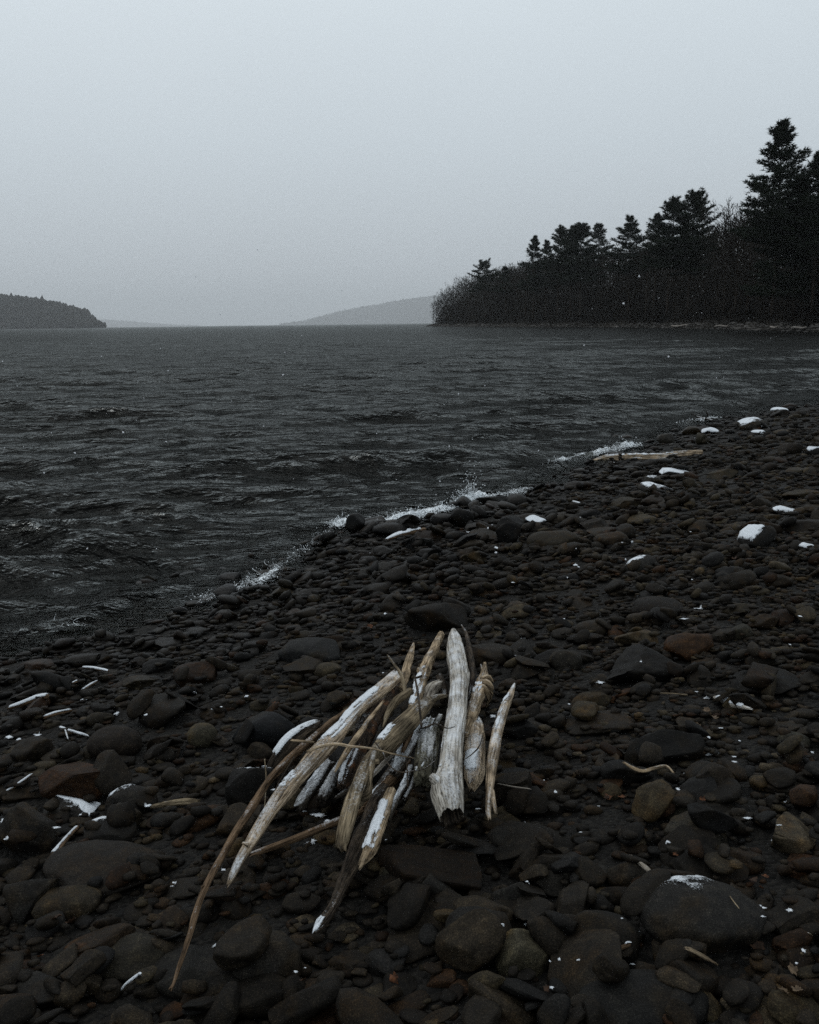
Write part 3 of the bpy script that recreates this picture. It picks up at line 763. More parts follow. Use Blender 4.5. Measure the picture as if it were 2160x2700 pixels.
def top_h(x, y):
    i = int(np.clip((x - HX0) / CELL, 0, HM.shape[1] - 1)); j = int(np.clip((y - HY0) / CELL, 0, HM.shape[0] - 1))
    return float(HM[j, i])

# ------------------------------------------------------------------ driftwood builder
def crom(P, n):
    P = np.asarray(P, dtype=float)
    P = np.vstack([2 * P[0] - P[1], P, 2 * P[-1] - P[-2]])
    m_ = len(P) - 3
    ts = np.linspace(0, m_ - 1e-6, n); out_ = []
    for t in ts:
        i = int(t); f = t - i
        p0, p1, p2, p3 = P[i], P[i + 1], P[i + 2], P[i + 3]
        out_.append(0.5 * (2 * p1 + (p2 - p0) * f + (2 * p0 - 5 * p1 + 4 * p2 - p3) * f * f + (3 * p1 - p0 - 3 * p2 + p3) * f ** 3))
    return np.array(out_)

def tube(C, Rr, sides, seed, groove=0.10, knob=0.10, gfreq=3.0, flat=1.0, jag=(0.0, 0.0), hollow=(False, False), twist=0.4, step_along=None):
    n = len(C)
    tang = np.gradient(C, axis=0); tang /= np.linalg.norm(tang, axis=1, keepdims=True) + 1e-9
    seg = np.concatenate([[0], np.cumsum(np.linalg.norm(np.diff(C, axis=0), axis=1))])
    U = []; up = np.array([0, 0, 1.0])
    for t in tang:
        u = up - t * (up @ t)
        if np.linalg.norm(u) < 0.15: u = np.array([0, 1.0, 0]) - t * t[1]
        u /= np.linalg.norm(u); U.append(u)
    U = np.array(U); B = np.cross(tang, U)
    th = np.linspace(0, 2 * math.pi, sides, endpoint=False)
    rs = np.random.RandomState(seed); off = rs.rand(3) * 50
    TH, SG = np.meshgrid(th, seg)
    TW = TH + twist * SG
    rmean = max(Rr.mean(), 1e-4)
    Pn = np.stack([np.cos(TW) * gfreq, np.sin(TW) * gfreq, SG * 0.55 / max(rmean, 0.01) * 0.12], -1) + off
    rid = 1 - np.abs(fbm(Pn, 3)) * 2.2
    g = -groove * np.clip(rid - 0.45, 0, 1) / 0.55
    kb = knob * fbm(np.stack([np.cos(TH) * 0.9, np.sin(TH) * 0.9, SG / (rmean * 5)], -1) + off[::-1], 3)
    fine = 0.02 * fbm(Pn * np.array([3, 3, 5]), 2)
    RR = Rr[:, None] * (1 + g + kb + fine)
    xx = RR * np.cos(TH) * flat; yy = RR * np.sin(TH)       # x = up, y = sideways
    ja = np.zeros_like(TH)
    jn = fbm(np.stack([np.cos(th) * 2.6, np.sin(th) * 2.6, th * 0], -1) + off, 3)
    nj = max(2, n // 14)
    for i in range(nj):
        w_ = (1 - i / nj)
        ja[i] -= jag[0] * jn * w_; ja[n - 1 - i] += jag[1] * jn * w_
    V = C[:, None, :] + U[:, None, :] * xx[..., None] + B[:, None, :] * yy[..., None] + tang[:, None, :] * ja[..., None]
    GV = np.stack([xx + off[0], yy + off[1], SG + off[2]], -1)
    V = V.reshape(-1, 3); GV = GV.reshape(-1, 3)
    i = np.arange(n - 1)[:, None] * sides; j = np.arange(sides)[None, :]; j2 = (j + 1) % sides
    T = np.stack([i + j, i + j2, i + sides + j2, i + sides + j], -1).reshape(-1, 4)
    # ends: rim, a dished (or hollow) face
    for e, (row, sgn) in enumerate(((0, -1.0), (n - 1, 1.0))):
        base = row * sides
        ring = V[base:base + sides]
        cen = ring.mean(0)
        deep = (1.6 if hollow[e] else 0.06) * Rr[row]
        prev = base + np.arange(sides)
        for f_, dd in (((0.80, 0.10), (0.66, 0.9)) if hollow[e] else ((0.72, 0.55), (0.38, 0.95))):
            nr_ = cen + (ring - cen) * f_ - tang[row] * sgn * deep * dd + tang[row] * 0.02 * Rr[row] * np.random.RandomState(seed + e).normal(size=(sides, 1))
            ni = len(V) + np.arange(sides)
            V = np.vstack([V, nr_]); GV = np.vstack([GV, GV[base:base + sides] * np.array([1, 1, 1]) + np.array([0, 0, 0.02])])
            a_, b_ = prev, ni
            q = np.stack([a_, np.roll(a_, -1), np.roll(b_, -1), b_], -1)
            T = np.vstack([T, q[:, ::-1] if sgn < 0 else q]); prev = ni
        ci = len(V); V = np.vstack([V, (cen - tang[row] * sgn * deep)[None]]); GV = np.vstack([GV, GV[base][None]])
        q = np.stack([prev, np.roll(prev, -1), np.full(sides, ci), np.full(sides, ci)], -1)
        q = q[:, :3]
        T = np.vstack([T, np.hstack([q, q[:, 2:3]])[:, ::-1] if sgn < 0 else np.hstack([q, q[:, 2:3]])])
    return V, T, GV, n * sides

def clean(T):
    """quads with a repeated corner become two separate lists"""
    deg = T[:, 2] == T[:, 3]
    deg |= T[:, 0] == T[:, 1]
    t3 = []
    for r_ in T[deg]:
        u = list(dict.fromkeys(r_.tolist()))
        t3.append(u)
    q = T[~deg]
    tri = np.vstack([q[:, [0, 1, 2]], q[:, [0, 2, 3]]] + ([np.array(t3)] if t3 else []))
    return tri

def driftwood(name, label, cat, pts, mat, sides=26, rings=None, seed=None, groove=0.20, knob=0.15, gfreq=3.2, flat=1.0, jag=(0.02, 0.02), hollow=(False, False),
              snow=None, stubs=(), group=None, twist=0.4, snow_th=0.008, world=False, extra=None, z_lift=0.0):
    """pts: (px, py, height above the beach, half width in photo pixels)"""
    C, r_ = [], []
    for px, py, h, hw in pts:
        p = at(px, py, h + z_lift); d = (p - Vector((0, 0, CAM_H))).dot(c_f)
        C.append(p[:]); r_.append(hw * d / FPX)
    seed = seed if seed is not None else int(sum(p[0] * 3 + p[1] * 5 for p in pts)) % 99991
    C = np.array(C)
    length = np.linalg.norm(np.diff(C, axis=0), axis=1).sum()
    rings = rings or int(np.clip(length / 0.012, 14, 120))
    CR = crom(np.hstack([C, np.array(r_)[:, None]]), rings)
    Cc, Rr = CR[:, :3], np.maximum(CR[:, 3], 0.0012)
    org = Cc[np.argmin(Cc[:, 2])].copy()
    Cc = Cc - org
    V, T, GV, nside = tube(Cc, Rr, sides, seed, groove, knob, gfreq, flat, jag, hollow, twist)
    tri = clean(T); ncap = len(V)
    for sb in stubs:                                 # knots and broken side branches, grown out of the same wood
        sC = np.array([at(px, py, h + z_lift)[:] for px, py, h, hw in sb]) - org
        sR = np.array([hw * (Vector(at(px, py, h + z_lift)) - Vector((0, 0, CAM_H))).dot(c_f) / FPX for px, py, h, hw in sb])
        ns = max(6, int(np.linalg.norm(np.diff(sC, axis=0), axis=1).sum() / 0.012))
        q = crom(np.hstack([sC, sR[:, None]]), ns)
        V2, T2, G2, _ = tube(q[:, :3], np.maximum(q[:, 3], 0.001), max(8, sides // 2), seed + 5, groove, knob * 0.8, gfreq, 1.0, (0, 0.006), (False, False))
        tri = np.vstack([tri, clean(T2) + len(V)]); V = np.vstack([V, V2]); GV = np.vstack([GV, G2])
    o = link(name, mesh_np(name, V, tri, {'gv': ('FLOAT_VECTOR', GV)}), M_WOOD[mat])
    if hollow[0] or hollow[1]:                       # rotten dark heartwood inside the broken end
        o.data.materials.append(M_WOOD['dark'])
        mi = ((tri >= nside).any(1) & (tri < ncap).all(1)).astype(np.int32); o.data.polygons.foreach_set('material_index', mi)
    o.location = org
    tag(o, label, cat, group)
    if snow:                                         # [(from, to, threshold)] along the length
        Nn = vnormals(V, tri); wgt = np.full(len(V), -1.0)
        tpos = np.repeat(np.linspace(0, 1, rings), sides)
        rm = max(Rr.mean(), 0.008)
        rag = 0.8 * fbm(V * 22 + seed, 3) + 0.55 * fbm(V * 90, 2)
        for a_, b_, thr in snow:
            edge = np.minimum((tpos - a_), (b_ - tpos)) / 0.05
            thr = thr + (1 - thr) * 0.42
            w1 = np.minimum((Nn[:nside] @ np.array([-0.34, 0.0, 0.94]) - thr) / 0.22, edge) + rag[:nside]
            w1 = np.where(edge > -0.6, w1, -1)
            wgt[:nside] = np.maximum(wgt[:nside], w1)
        snow_from(V, tri, wgt, snow_th * 0.6, 'snow', o)
    return o

DW = lambda *a, **k: driftwood('driftwood', *a, **k)
# --- the pile, from the bottom layer up
DW('dark round log end capped with snow, bottom left layer of the pile', 'log', [(842, 1908, .16, 12), (800, 1935, .15, 20), (760, 1968, .13, 24), (728, 2010, .09, 22), (712, 2040, .05, 14)], 'dark', knob=0.15, snow=[(0.0, 0.7, 0.52)], snow_th=.012)
DW('frost-covered stub lying lowest under the long pale pole', 'log', [(870, 2010, .16, 16), (835, 2060, .12, 18), (800, 2110, .08, 17), (786, 2132, .06, 13)], 'darksnow', snow=[(0.0, 1.0, 0.80)])
DW('blunt frosted log end beside the lowest stub, under the bark log', 'log', [(905, 2010, .18, 15), (880, 2052, .13, 18), (858, 2092, .09, 20), (848, 2110, .08, 15)], 'darksnow', snow=[(0.0, 0.8, 0.86)])
DW('short frosted peg left of the flat paddle-shaped piece', 'stick', [(930, 2076, .13, 8), (905, 2092, .11, 8), (884, 2106, .09, 5)], 'darksnow', sides=14)
DW('thick log with dark reddish bark, upper middle of the pile', 'log', [(1040, 1812, .24, 20), (1010, 1845, .24, 27), (980, 1892, .23, 29), (955, 1950, .21, 30), (935, 2010, .18, 27), (915, 2052, .15, 24), (903, 2080, .13, 16)], 'bark', groove=0.22, knob=0.18, gfreq=4.0, snow=[(0.60, 1.0, 0.72)], sides=34)
DW('snow-crusted branch leaning in the middle of the pile', 'branch', [(1108, 1915, .27, 13), (1080, 1960, .25, 18), (1058, 2000, .22, 19), (1040, 2042, .18, 16)], 'darksnow', snow=[(0.0, 1.0, 0.62)], snow_th=.010)
DW('reddish brown stick under the middle of the pile', 'stick', [(1080, 2012, .17, 11), (1052, 2040, .16, 14), (1015, 2074, .14, 14), (978, 2108, .12, 13), (945, 2140, .10, 10)], 'brown', snow=[(0.35, 0.85, 0.80)])
DW('smooth straight brown pole sticking out of the pile to the lower left', 'pole', [(960, 2134, .12, 10), (893, 2164, .10, 10), (780, 2211, .07, 9.5), (700, 2240, .05, 8.5), (660, 2255, .04, 7)], 'brown', groove=0.03, knob=0.05, sides=20)
DW('dark rotten log with a pale snowy tip, lowest end of the pile', 'log', [(1012, 2085, .14, 20), (985, 2140, .13, 24), (960, 2195, .12, 25), (935, 2262, .10, 23), (905, 2330, .09, 18), (880, 2388, .08, 14), (852, 2430, .09, 14), (830, 2460, .09, 4)], 'dark', groove=0.25, knob=0.22, gfreq=3.6, snow=[(0.84, 1.0, 0.30)], sides=34)
DW('split tan piece carrying a strip of snow above the rotten log', 'driftwood', [(1032, 2082, .20, 13), (1012, 2140, .20, 18), (990, 2198, .19, 21), (975, 2245, .18, 19), (950, 2288, .16, 3)], 'tan', flat=0.6, groove=0.2, jag=(0.01, 0.03), snow=[(0.14, 0.74, 0.66)], snow_th=.010, stubs=[[(975, 2220, .18, 7), (958, 2255, .16, 6), (946, 2282, .15, 2)]])
DW('thin lichen-spotted branch hanging down below the middle of the pile', 'branch', [(1085, 2020, .20, 9), (1068, 2065, .18, 10), (1050, 2100, .16, 9), (1030, 2145, .13, 8), (1024, 2165, .11, 7)], 'darksnow', sides=16, snow=[(0.0, 0.6, 0.75)])
DW('thinner frosted twig beside the lichen-spotted branch', 'branch', [(1098, 2040, .18, 7), (1082, 2078, .16, 7), (1066, 2106, .14, 6)], 'darksnow', sides=14)
DW('bark-covered grey-green log chunk left of the thick silver log', 'log', [(1136, 1908, .24, 22), (1130, 1940, .24, 29), (1124, 1985, .23, 31), (1119, 2030, .22, 31), (1115, 2062, .20, 27)], 'moss', groove=0.22, knob=0.14, gfreq=5.0, jag=(0.02, 0.03), snow=[(0.02, 0.30, 0.62), (0.78, 1.0, 0.78)], snow_th=.009, sides=40, stubs=[[(1145, 1925, .25, 9), (1162, 1888, .27, 8)]])
DW('short dark upright stub wedged behind the thick silver log', 'stub', [(1158, 1782, .26, 10), (1166, 1806, .24, 12), (1172, 1845, .20, 13)], 'dark', sides=16)
DW('grey knobbly root end between the sticks at the top of the pile', 'root', [(1160, 1802, .26, 10), (1138, 1820, .25, 18), (1125, 1850, .23, 18), (1120, 1885, .20, 12)], 'silverclean', knob=0.35)
DW('pale stick with orange-brown upper end, middle of the pile top', 'stick', [(1164, 1672, .20, 9), (1150, 1704, .22, 13), (1128, 1748, .24, 15), (1114, 1788, .25, 18), (1103, 1830, .26, 18), (1090, 1872, .25, 15)], 'tan', snow=[(0.52, 1.0, 0.62)], stubs=[[(1120, 1790, .26, 12), (1106, 1766, .28, 9)]], snow_th=.008)
DW('pointed pale splinter sticking up at the upper left of the pile', 'stick', [(1091, 1696, .22, 3), (1084, 1722, .24, 9), (1074, 1756, .25, 12), (1066, 1792, .25, 12), (1055, 1818, .24, 10)], 'tan', groove=0.25, flat=0.7)
DW('thick smooth tan log lying diagonally in the middle', 'log', [(1176, 1834, .36, 5), (1150, 1840, .35, 9), (1118, 1862, .34, 20), (1080, 1900, .33, 27), (1035, 1945, .31, 29), (1000, 1982, .29, 24), (978, 2004, .27, 14)], 'olive', groove=0.10, knob=0.08, snow=[(0.60, 0.80, 0.66)], sides=34)
DW('antler-shaped fork with a dark prong, upper left of the pile', 'branch', [(1084, 1822, .37, 11), (1066, 1834, .36, 12), (1042, 1852, .34, 11), (1022, 1884, .31, 8), (1010, 1918, .28, 2)], 'olive', sides=18, stubs=[[(1070, 1826, .37, 6), (1058, 1780, .42, 5), (1040, 1752, .44, 4), (1022, 1727, .45, 2)]])
DW('flat paddle-shaped tan piece hanging down in the middle', 'driftwood', [(1002, 1962, .32, 12), (972, 2004, .31, 16), (948, 2062, .29, 20), (928, 2120, .26, 22), (910, 2180, .23, 22), (902, 2222, .20, 17), (905, 2240, .19, 8)], 'olive', flat=0.45, groove=0.16, jag=(0.01, 0.03), sides=32)
DW('small crooked forked stick right of the paddle-shaped piece', 'stick', [(990, 1976, .33, 8), (980, 2015, .31, 9), (975, 2056, .28, 8), (970, 2092, .25, 12), (955, 2108, .23, 12), (944, 2130, .21, 6)], 'olive', sides=18, knob=0.2, stubs=[[(982, 2010, .31, 8), (1000, 2008, .31, 8)]])
DW('long pale pole with snow along its back, left side of the pile', 'pole', [(1048, 1780, .27, 21), (1001, 1823, .29, 23), (943, 1872, .30, 20), (896, 1928, .30, 23), (846, 1982, .29, 29), (795, 2038, .27, 24), (745, 2096, .24, 24), (703, 2154, .21, 20), (668, 2212, .17, 18), (636, 2262, .14, 14), (612, 2310, .11, 10), (600, 2335, .09, 3)], 'tansnow', flat=0.75, groove=0.18, knob=0.13, snow=[(0.08, 0.34, 0.60), (0.42, 0.60, 0.93)], snow_th=.009, sides=36, rings=130, stubs=[[(655, 2228, .17, 7), (640, 2222, .18, 3)]])
DW('long thin dark stick reaching farthest to the lower left', 'stick', [(925, 1872, .22, 11), (862, 1918, .23, 12), (823, 1950, .23, 12), (775, 1990, .22, 12), (736, 2030, .21, 11), (700, 2072, .19, 11), (660, 2136, .17, 12), (615, 2206, .15, 11), (582, 2266, .14, 10), (545, 2334, .13, 9), (522, 2392, .12, 9), (497, 2475, .11, 7.5), (473, 2548, .10, 6), (458, 2592, .09, 4.5), (450, 2608, .09, 6)], 'brown', groove=0.22, knob=0.2, sides=22, rings=150, stubs=[[(545, 2336, .13, 5), (532, 2338, .14, 2)], [(700, 2072, .19, 4), (722, 2045, .22, 3), (742, 2020, .24, 1.5)]])
DW('thin dark stick standing behind the thick silver log', 'stick', [(1217, 1648, .16, 2), (1230, 1672, .18, 5), (1239, 1720, .20, 8), (1245, 1760, .21, 9), (1244, 1800, .21, 8), (1236, 1845, .20, 5)], 'dark', sides=16)
DW('root stick with a shaggy shredded head, right of the thick log', 'root', [(1279, 1748, .20, 4), (1276, 1778, .22, 11), (1272, 1810, .23, 20), (1262, 1836, .24, 21), (1250, 1866, .25, 17), (1238, 1900, .25, 14), (1224, 1942, .24, 12)], 'tan', groove=0.35, knob=0.3, gfreq=4, snow=[(0.34, 0.52, 0.70)], sides=30, stubs=[[(1262, 1802, .25, 8), (1284, 1800, .26, 9), (1296, 1822, .22, 7), (1290, 1850, .17, 3)], [(1258, 1812, .26, 6), (1276, 1812, .26, 7), (1288, 1838, .21, 5), (1284, 1864, .16, 2)],
   [(1270, 1790, .25, 6), (1288, 1784, .25, 6), (1300, 1800, .22, 3)], [(1272, 1786, .22, 6), (1262, 1790, .22, 5), (1254, 1806, .20, 2)], [(1276, 1780, .22, 5), (1268, 1752, .22, 2)]])
DW('thick silver log with a hollow broken lower end, heart of the pile', 'log', [(1196, 1662, .22, 7), (1199, 1690, .24, 19), (1203, 1730, .26, 26), (1210, 1775, .28, 25), (1208, 1830, .30, 25), (1204, 1885, .31, 26), (1196, 1940, .31, 28), (1190, 1995, .30, 30), (1186, 2040, .29, 34), (1180, 2085, .27, 45), (1186, 2125, .25, 41), (1193, 2156, .23, 34)], 'silver', groove=0.13, knob=0.08, gfreq=2.6, jag=(0.03, 0.022), hollow=(False, True), sides=56, rings=120, snow=[(0.60, 0.72, 0.93)], stubs=[[(1180, 2085, .28, 22), (1160, 2066, .30, 18), (1140, 2048, .31, 12)], [(1215, 1755, .28, 18), (1226, 1775, .28, 14), (1228, 1810, .28, 8)]])
DW('short rounded log end with a lump of snow, right of the thick log', 'log', [(1258, 1902, .20, 13), (1255, 1930, .21, 25), (1252, 1970, .21, 28), (1252, 2012, .20, 29), (1250, 2050, .18, 25), (1244, 2086, .15, 7)], 'tansnow', groove=0.18, knob=0.14, hollow=(False, True), snow=[(0.0, 0.16, 0.60), (0.55, 0.80, 0.55)], snow_th=.014, sides=34)
DW('slim tan stick with a forked foot, rightmost of the pile', 'stick', [(1357, 1803, .20, 3), (1346, 1832, .22, 9), (1330, 1868, .24, 13), (1316, 1915, .25, 14), (1306, 1960, .25, 15), (1298, 2010, .24, 15), (1293, 2062, .22, 12), (1290, 2105, .20, 9), (1288, 2140, .18, 7), (1291, 2158, .17, 4)], 'tansnow', groove=0.18, knob=0.12, snow=[(0.10, 0.40, 0.78)], sides=28, stubs=[[(1297, 2085, .21, 7), (1302, 2118, .19, 6), (1308, 2146, .17, 4)]])
DW('dark wet stick buried deepest, running under the middle of the pile', 'stick', [(1080, 1960, .10, 12), (1020, 2050, .08, 13), (960, 2130, .06, 13), (915, 2200, .05, 9)], 'dark')
DW('dark stick lying crosswise beneath the thick silver log', 'stick', [(1010, 1905, .15, 12), (1100, 1925, .14, 13), (1200, 1950, .13, 13), (1290, 1985, .10, 9)], 'dark')
DW('cracked cream splinter between the long pale pole and the bark log', 'stick', [(1010, 1850, .31, 4), (978, 1892, .31, 7), (940, 1945, .29, 9), (905, 1998, .27, 8), (884, 2034, .25, 3)], 'tan', flat=0.6, groove=0.25)
DW('short broken brown stick end left of the bark-covered chunk', 'stick', [(1096, 1880, .30, 7), (1086, 1920, .29, 9), (1070, 1962, .27, 9), (1062, 1982, .26, 5)], 'brown')
DW('straight thin grey stick under the diagonal tan log', 'stick', [(1088, 1925, .26, 6), (1030, 1992, .24, 7), (985, 2040, .22, 7), (945, 2075, .20, 4)], 'silverclean', sides=16)
TW = lambda *a, **k: driftwood('twig', *a, **k)
TW('slender bent twig lying across the long pale pole', 'twig', [(810, 1983, .335, 4), (844, 1968, .35, 4.5), (888, 1962, .36, 4.5), (922, 1968, .35, 4), (980, 1974, .36, 3), (1045, 1990, .37, 2.5), (1090, 1998, .35, 2)], 'tan', sides=10)
TW('short tan peg poking out left of the long pale pole', 'twig', [(767, 1952, .27, 3.5), (800, 1955, .28, 4), (832, 1958, .27, 3.5)], 'tan', sides=10)
TW('thin dark twig standing in the middle of the pile', 'twig', [(1093, 1780, .40, 3), (1100, 1815, .40, 3.5), (1106, 1860, .38, 3.2), (1112, 1915, .34, 3)], 'dark', sides=10, stubs=[[(1094, 1788, .40, 3), (1112, 1783, .41, 4)]])
TW('wiry black twig crossing the bark-covered chunk', 'twig', [(1108, 1922, .33, 2), (1128, 1916, .35, 2.4), (1150, 1908, .37, 2), (1178, 1920, .36, 1.6), (1200, 1916, .36, 1.4)], 'dark', sides=8, stubs=[[(1140, 1912, .36, 2), (1152, 1888, .38, 1.5)]])
TW('wiry black twig hanging in a loop below the bark-covered chunk', 'twig', [(990, 1958, .36, 2), (1010, 1985, .35, 2.4), (1022, 2012, .34, 2), (1050, 2035, .32, 2), (1085, 2034, .31, 2), (1120, 2026, .30, 1.8), (1148, 2006, .30, 1.5)], 'dark', sides=8, stubs=[[(1070, 1992, .35, 2), (1074, 2034, .31, 2.2), (1076, 2080, .25, 2)]])
TW('dark whip-like twig lying over the right short log', 'twig', [(1274, 1938, .29, 1.6), (1262, 1970, .30, 2), (1240, 1992, .30, 1.6), (1222, 2004, .30, 1.2)], 'dark', sides=8)
TW('pale dry stem standing upright at the left of the pile', 'twig', [(698, 2003, .22, 1.6), (702, 2056, .16, 2), (697, 2150, .06, 1.6)], 'olive', sides=8)
TW('dark thin twig beside the upright dry stem', 'twig', [(775, 1998, .28, 2.4), (740, 2058, .22, 2.8), (708, 2120, .15, 2)], 'dark', sides=8)

# the flat rock that carries the pile
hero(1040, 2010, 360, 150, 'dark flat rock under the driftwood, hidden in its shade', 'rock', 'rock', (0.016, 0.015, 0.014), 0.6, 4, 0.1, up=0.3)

# --- driftwood elsewhere on the beach
def beach_stick(label, pts, mat, snow=None, name='driftwood', cat='stick', **k):
    """rests on whatever stones lie below"""
    q = []
    for px, py, hw in pts:
        p = at(px, py, 0.05); h = max(top_h(p.x, p.y) - gz(p.x, p.y), 0.0)
        q.append([px, py, h, hw])
    hs_ = np.array([v[2] for v in q]); tt = np.linspace(0, 1, len(q))
    co = np.polyfit(tt, hs_, 1); fit = np.polyval(co, tt); fit += max(0, float(np.percentile(hs_ - fit, 70)))
    q = [(a, b, float(f) + 0.012, w) for (a, b, h, w), f in zip(q, fit)]
    return driftwood(name, label, cat, q, mat, snow=snow, **k)
beach_stick('long split pale log at the waterline, far right', [(1566, 1216, 6), (1600, 1210, 12), (1670, 1208, 13), (1740, 1207, 12), (1800, 1199, 12), (1852, 1194, 8)], 'tansnow', [(0.15, 0.75, 0.72)], name='log', cat='log', groove=0.3, sides=40, rings=100, snow_th=.012)
beach_stick('snow-covered plank pointing at the water, below the splash', [(1018, 1424, 3), (1050, 1412, 11), (1085, 1402, 13), (1122, 1396, 9)], 'brown', [(0.0, 0.9, 0.25)], cat='plank', flat=0.6, snow_th=.014)
beach_stick('snow-covered stick at the left edge', [(22, 1868, 3), (60, 1856, 6), (100, 1842, 8), (126, 1836, 6)], 'brown', [(0.0, 1.0, 0.1)], snow_th=.010)
beach_stick('curved snowy stick below the one at the left edge', [(118, 1892, 4), (150, 1882, 5), (190, 1873, 3)], 'brown', [(0.0, 1.0, 0.1)], snow_th=.008)
beach_stick('thin white snowy twig at the waterline on the left', [(218, 1760, 2.5), (250, 1763, 3.5), (286, 1770, 2.5)], 'brown', [(0.0, 1.0, 0.0)], name='twig', cat='twig', sides=12)
beach_stick('short slanting snowy twig under the thin white one', [(217, 1820, 2), (240, 1806, 3), (258, 1796, 2)], 'brown', [(0.0, 1.0, 0.0)], name='twig', cat='twig', sides=12)
beach_stick('small snow-dusted stick between the two snowy twigs and the stones', [(192, 1802, 2), (205, 1797, 3), (218, 1793, 2)], 'brown', [(0.0, 1.0, 0.1)], name='twig', cat='twig', sides=12)
beach_stick('thin snowy twig cut by the left edge', [(5, 2096, 2.5), (45, 2072, 3), (86, 2042, 2)], 'brown', [(0.0, 1.0, 0.0)], name='twig', cat='twig', sides=12)
beach_stick('snow-lined stick leaning above the long brown boulder', [(207, 2180, 4), (180, 2208, 5), (150, 2245, 8), (128, 2268, 5)], 'brown', [(0.0, 0.8, 0.3)], sides=18)
beach_stick('crooked frosted twig on the left with a small fork', [(158, 1918, 2.5), (190, 1930, 4), (235, 1942, 2)], 'darksnow', [(0.0, 1.0, 0.3)], name='twig', cat='twig', sides=12, stubs=[[(172, 1924, .05, 3), (180, 1950, .04, 2)]])
beach_stick('mossy brown stick on the stones left of the long sticks', [(395, 2128, 5), (440, 2120, 9), (490, 2114, 10), (525, 2113, 6)], 'olive', name='driftwood', sides=20, groove=0.2)
beach_stick('short white driftwood splinter on the right', [(1882, 1838, 5), (1915, 1850, 10), (1950, 1862, 8), (1982, 1869, 3)], 'silver', [(0.1, 0.8, 0.3)], sides=22)
beach_stick('bent pale stick lying below the tilted black slab', [(1644, 2010, 3), (1668, 2024, 5), (1695, 2033, 5), (1725, 2026, 5), (1756, 2020, 4), (1778, 2040, 2)], 'tan', sides=16)
beach_stick('straight thin stem lying right of the black mound', [(1735, 1827, 2), (1775, 1829, 2.5), (1812, 1832, 2)], 'olive', name='twig', cat='twig', sides=10)
beach_stick('stubby pale stick at the bottom right', [(1812, 2500, 5), (1850, 2520, 6), (1890, 2542, 3)], 'tan', sides=16)
beach_stick('knobbly pale branch leading to the snow-capped boulder', [(1664, 2258, 4), (1690, 2278, 6), (1715, 2300, 6), (1732, 2330, 5), (1742, 2342, 3)], 'silverclean', sides=16, knob=0.3)
beach_stick('bark scrap with snow below the black boulder', [(1600, 2514, 4), (1635, 2500, 6), (1662, 2490, 5), (1668, 2478, 3)], 'brown', [(0.5, 1.0, 0.3)], sides=14)
beach_stick('snowy curved twig at the bottom left', [(322, 2614, 2), (340, 2596, 5), (368, 2574, 4), (374, 2572, 2)], 'darksnow', [(0.0, 1.0, 0.2)], name='twig', cat='twig', sides=12)
beach_stick('long thin root lying among the stones at the right edge', [(2075, 2480, 2), (2095, 2466, 3), (2125, 2460, 3), (2140, 2464, 2)], 'olive', name='root', cat='root', sides=10)
beach_stick('tiny white twig in mid beach above the brown rocks', [(1510, 1322, 1.5), (1520, 1325, 2.5), (1533, 1328, 1.5)], 'silver', [(0, 1, 0)], name='twig', cat='twig', sides=10)
beach_stick('grey stalk lying right of the slim forked-foot stick', [(1312, 2066, 1.5), (1350, 2074, 2), (1398, 2080, 1.5)], 'silverclean', name='twig', cat='twig', sides=8)
beach_stick('thin arched root in the gravel below the tan stones on the right', [(1915, 2345, 1.4), (1928, 2368, 1.8), (1948, 2394, 1.4)], 'olive', name='twig', cat='twig', sides=8)
beach_stick('twig with upturned ends poking out of the far waterline', [(1815, 1092, 1.6), (1835, 1098, 2.2), (1860, 1104, 2.4), (1880, 1108, 1.6)], 'darksnow', name='twig', cat='twig', sides=8, stubs=[[(1860, 1104, .1, 1.8), (1866, 1095, .25, 1.6), (1862, 1084, .42, 1.2)], [(1838, 1100, .1, 1.8), (1832, 1094, .22, 1.5), (1822, 1090, .30, 1.0)]])

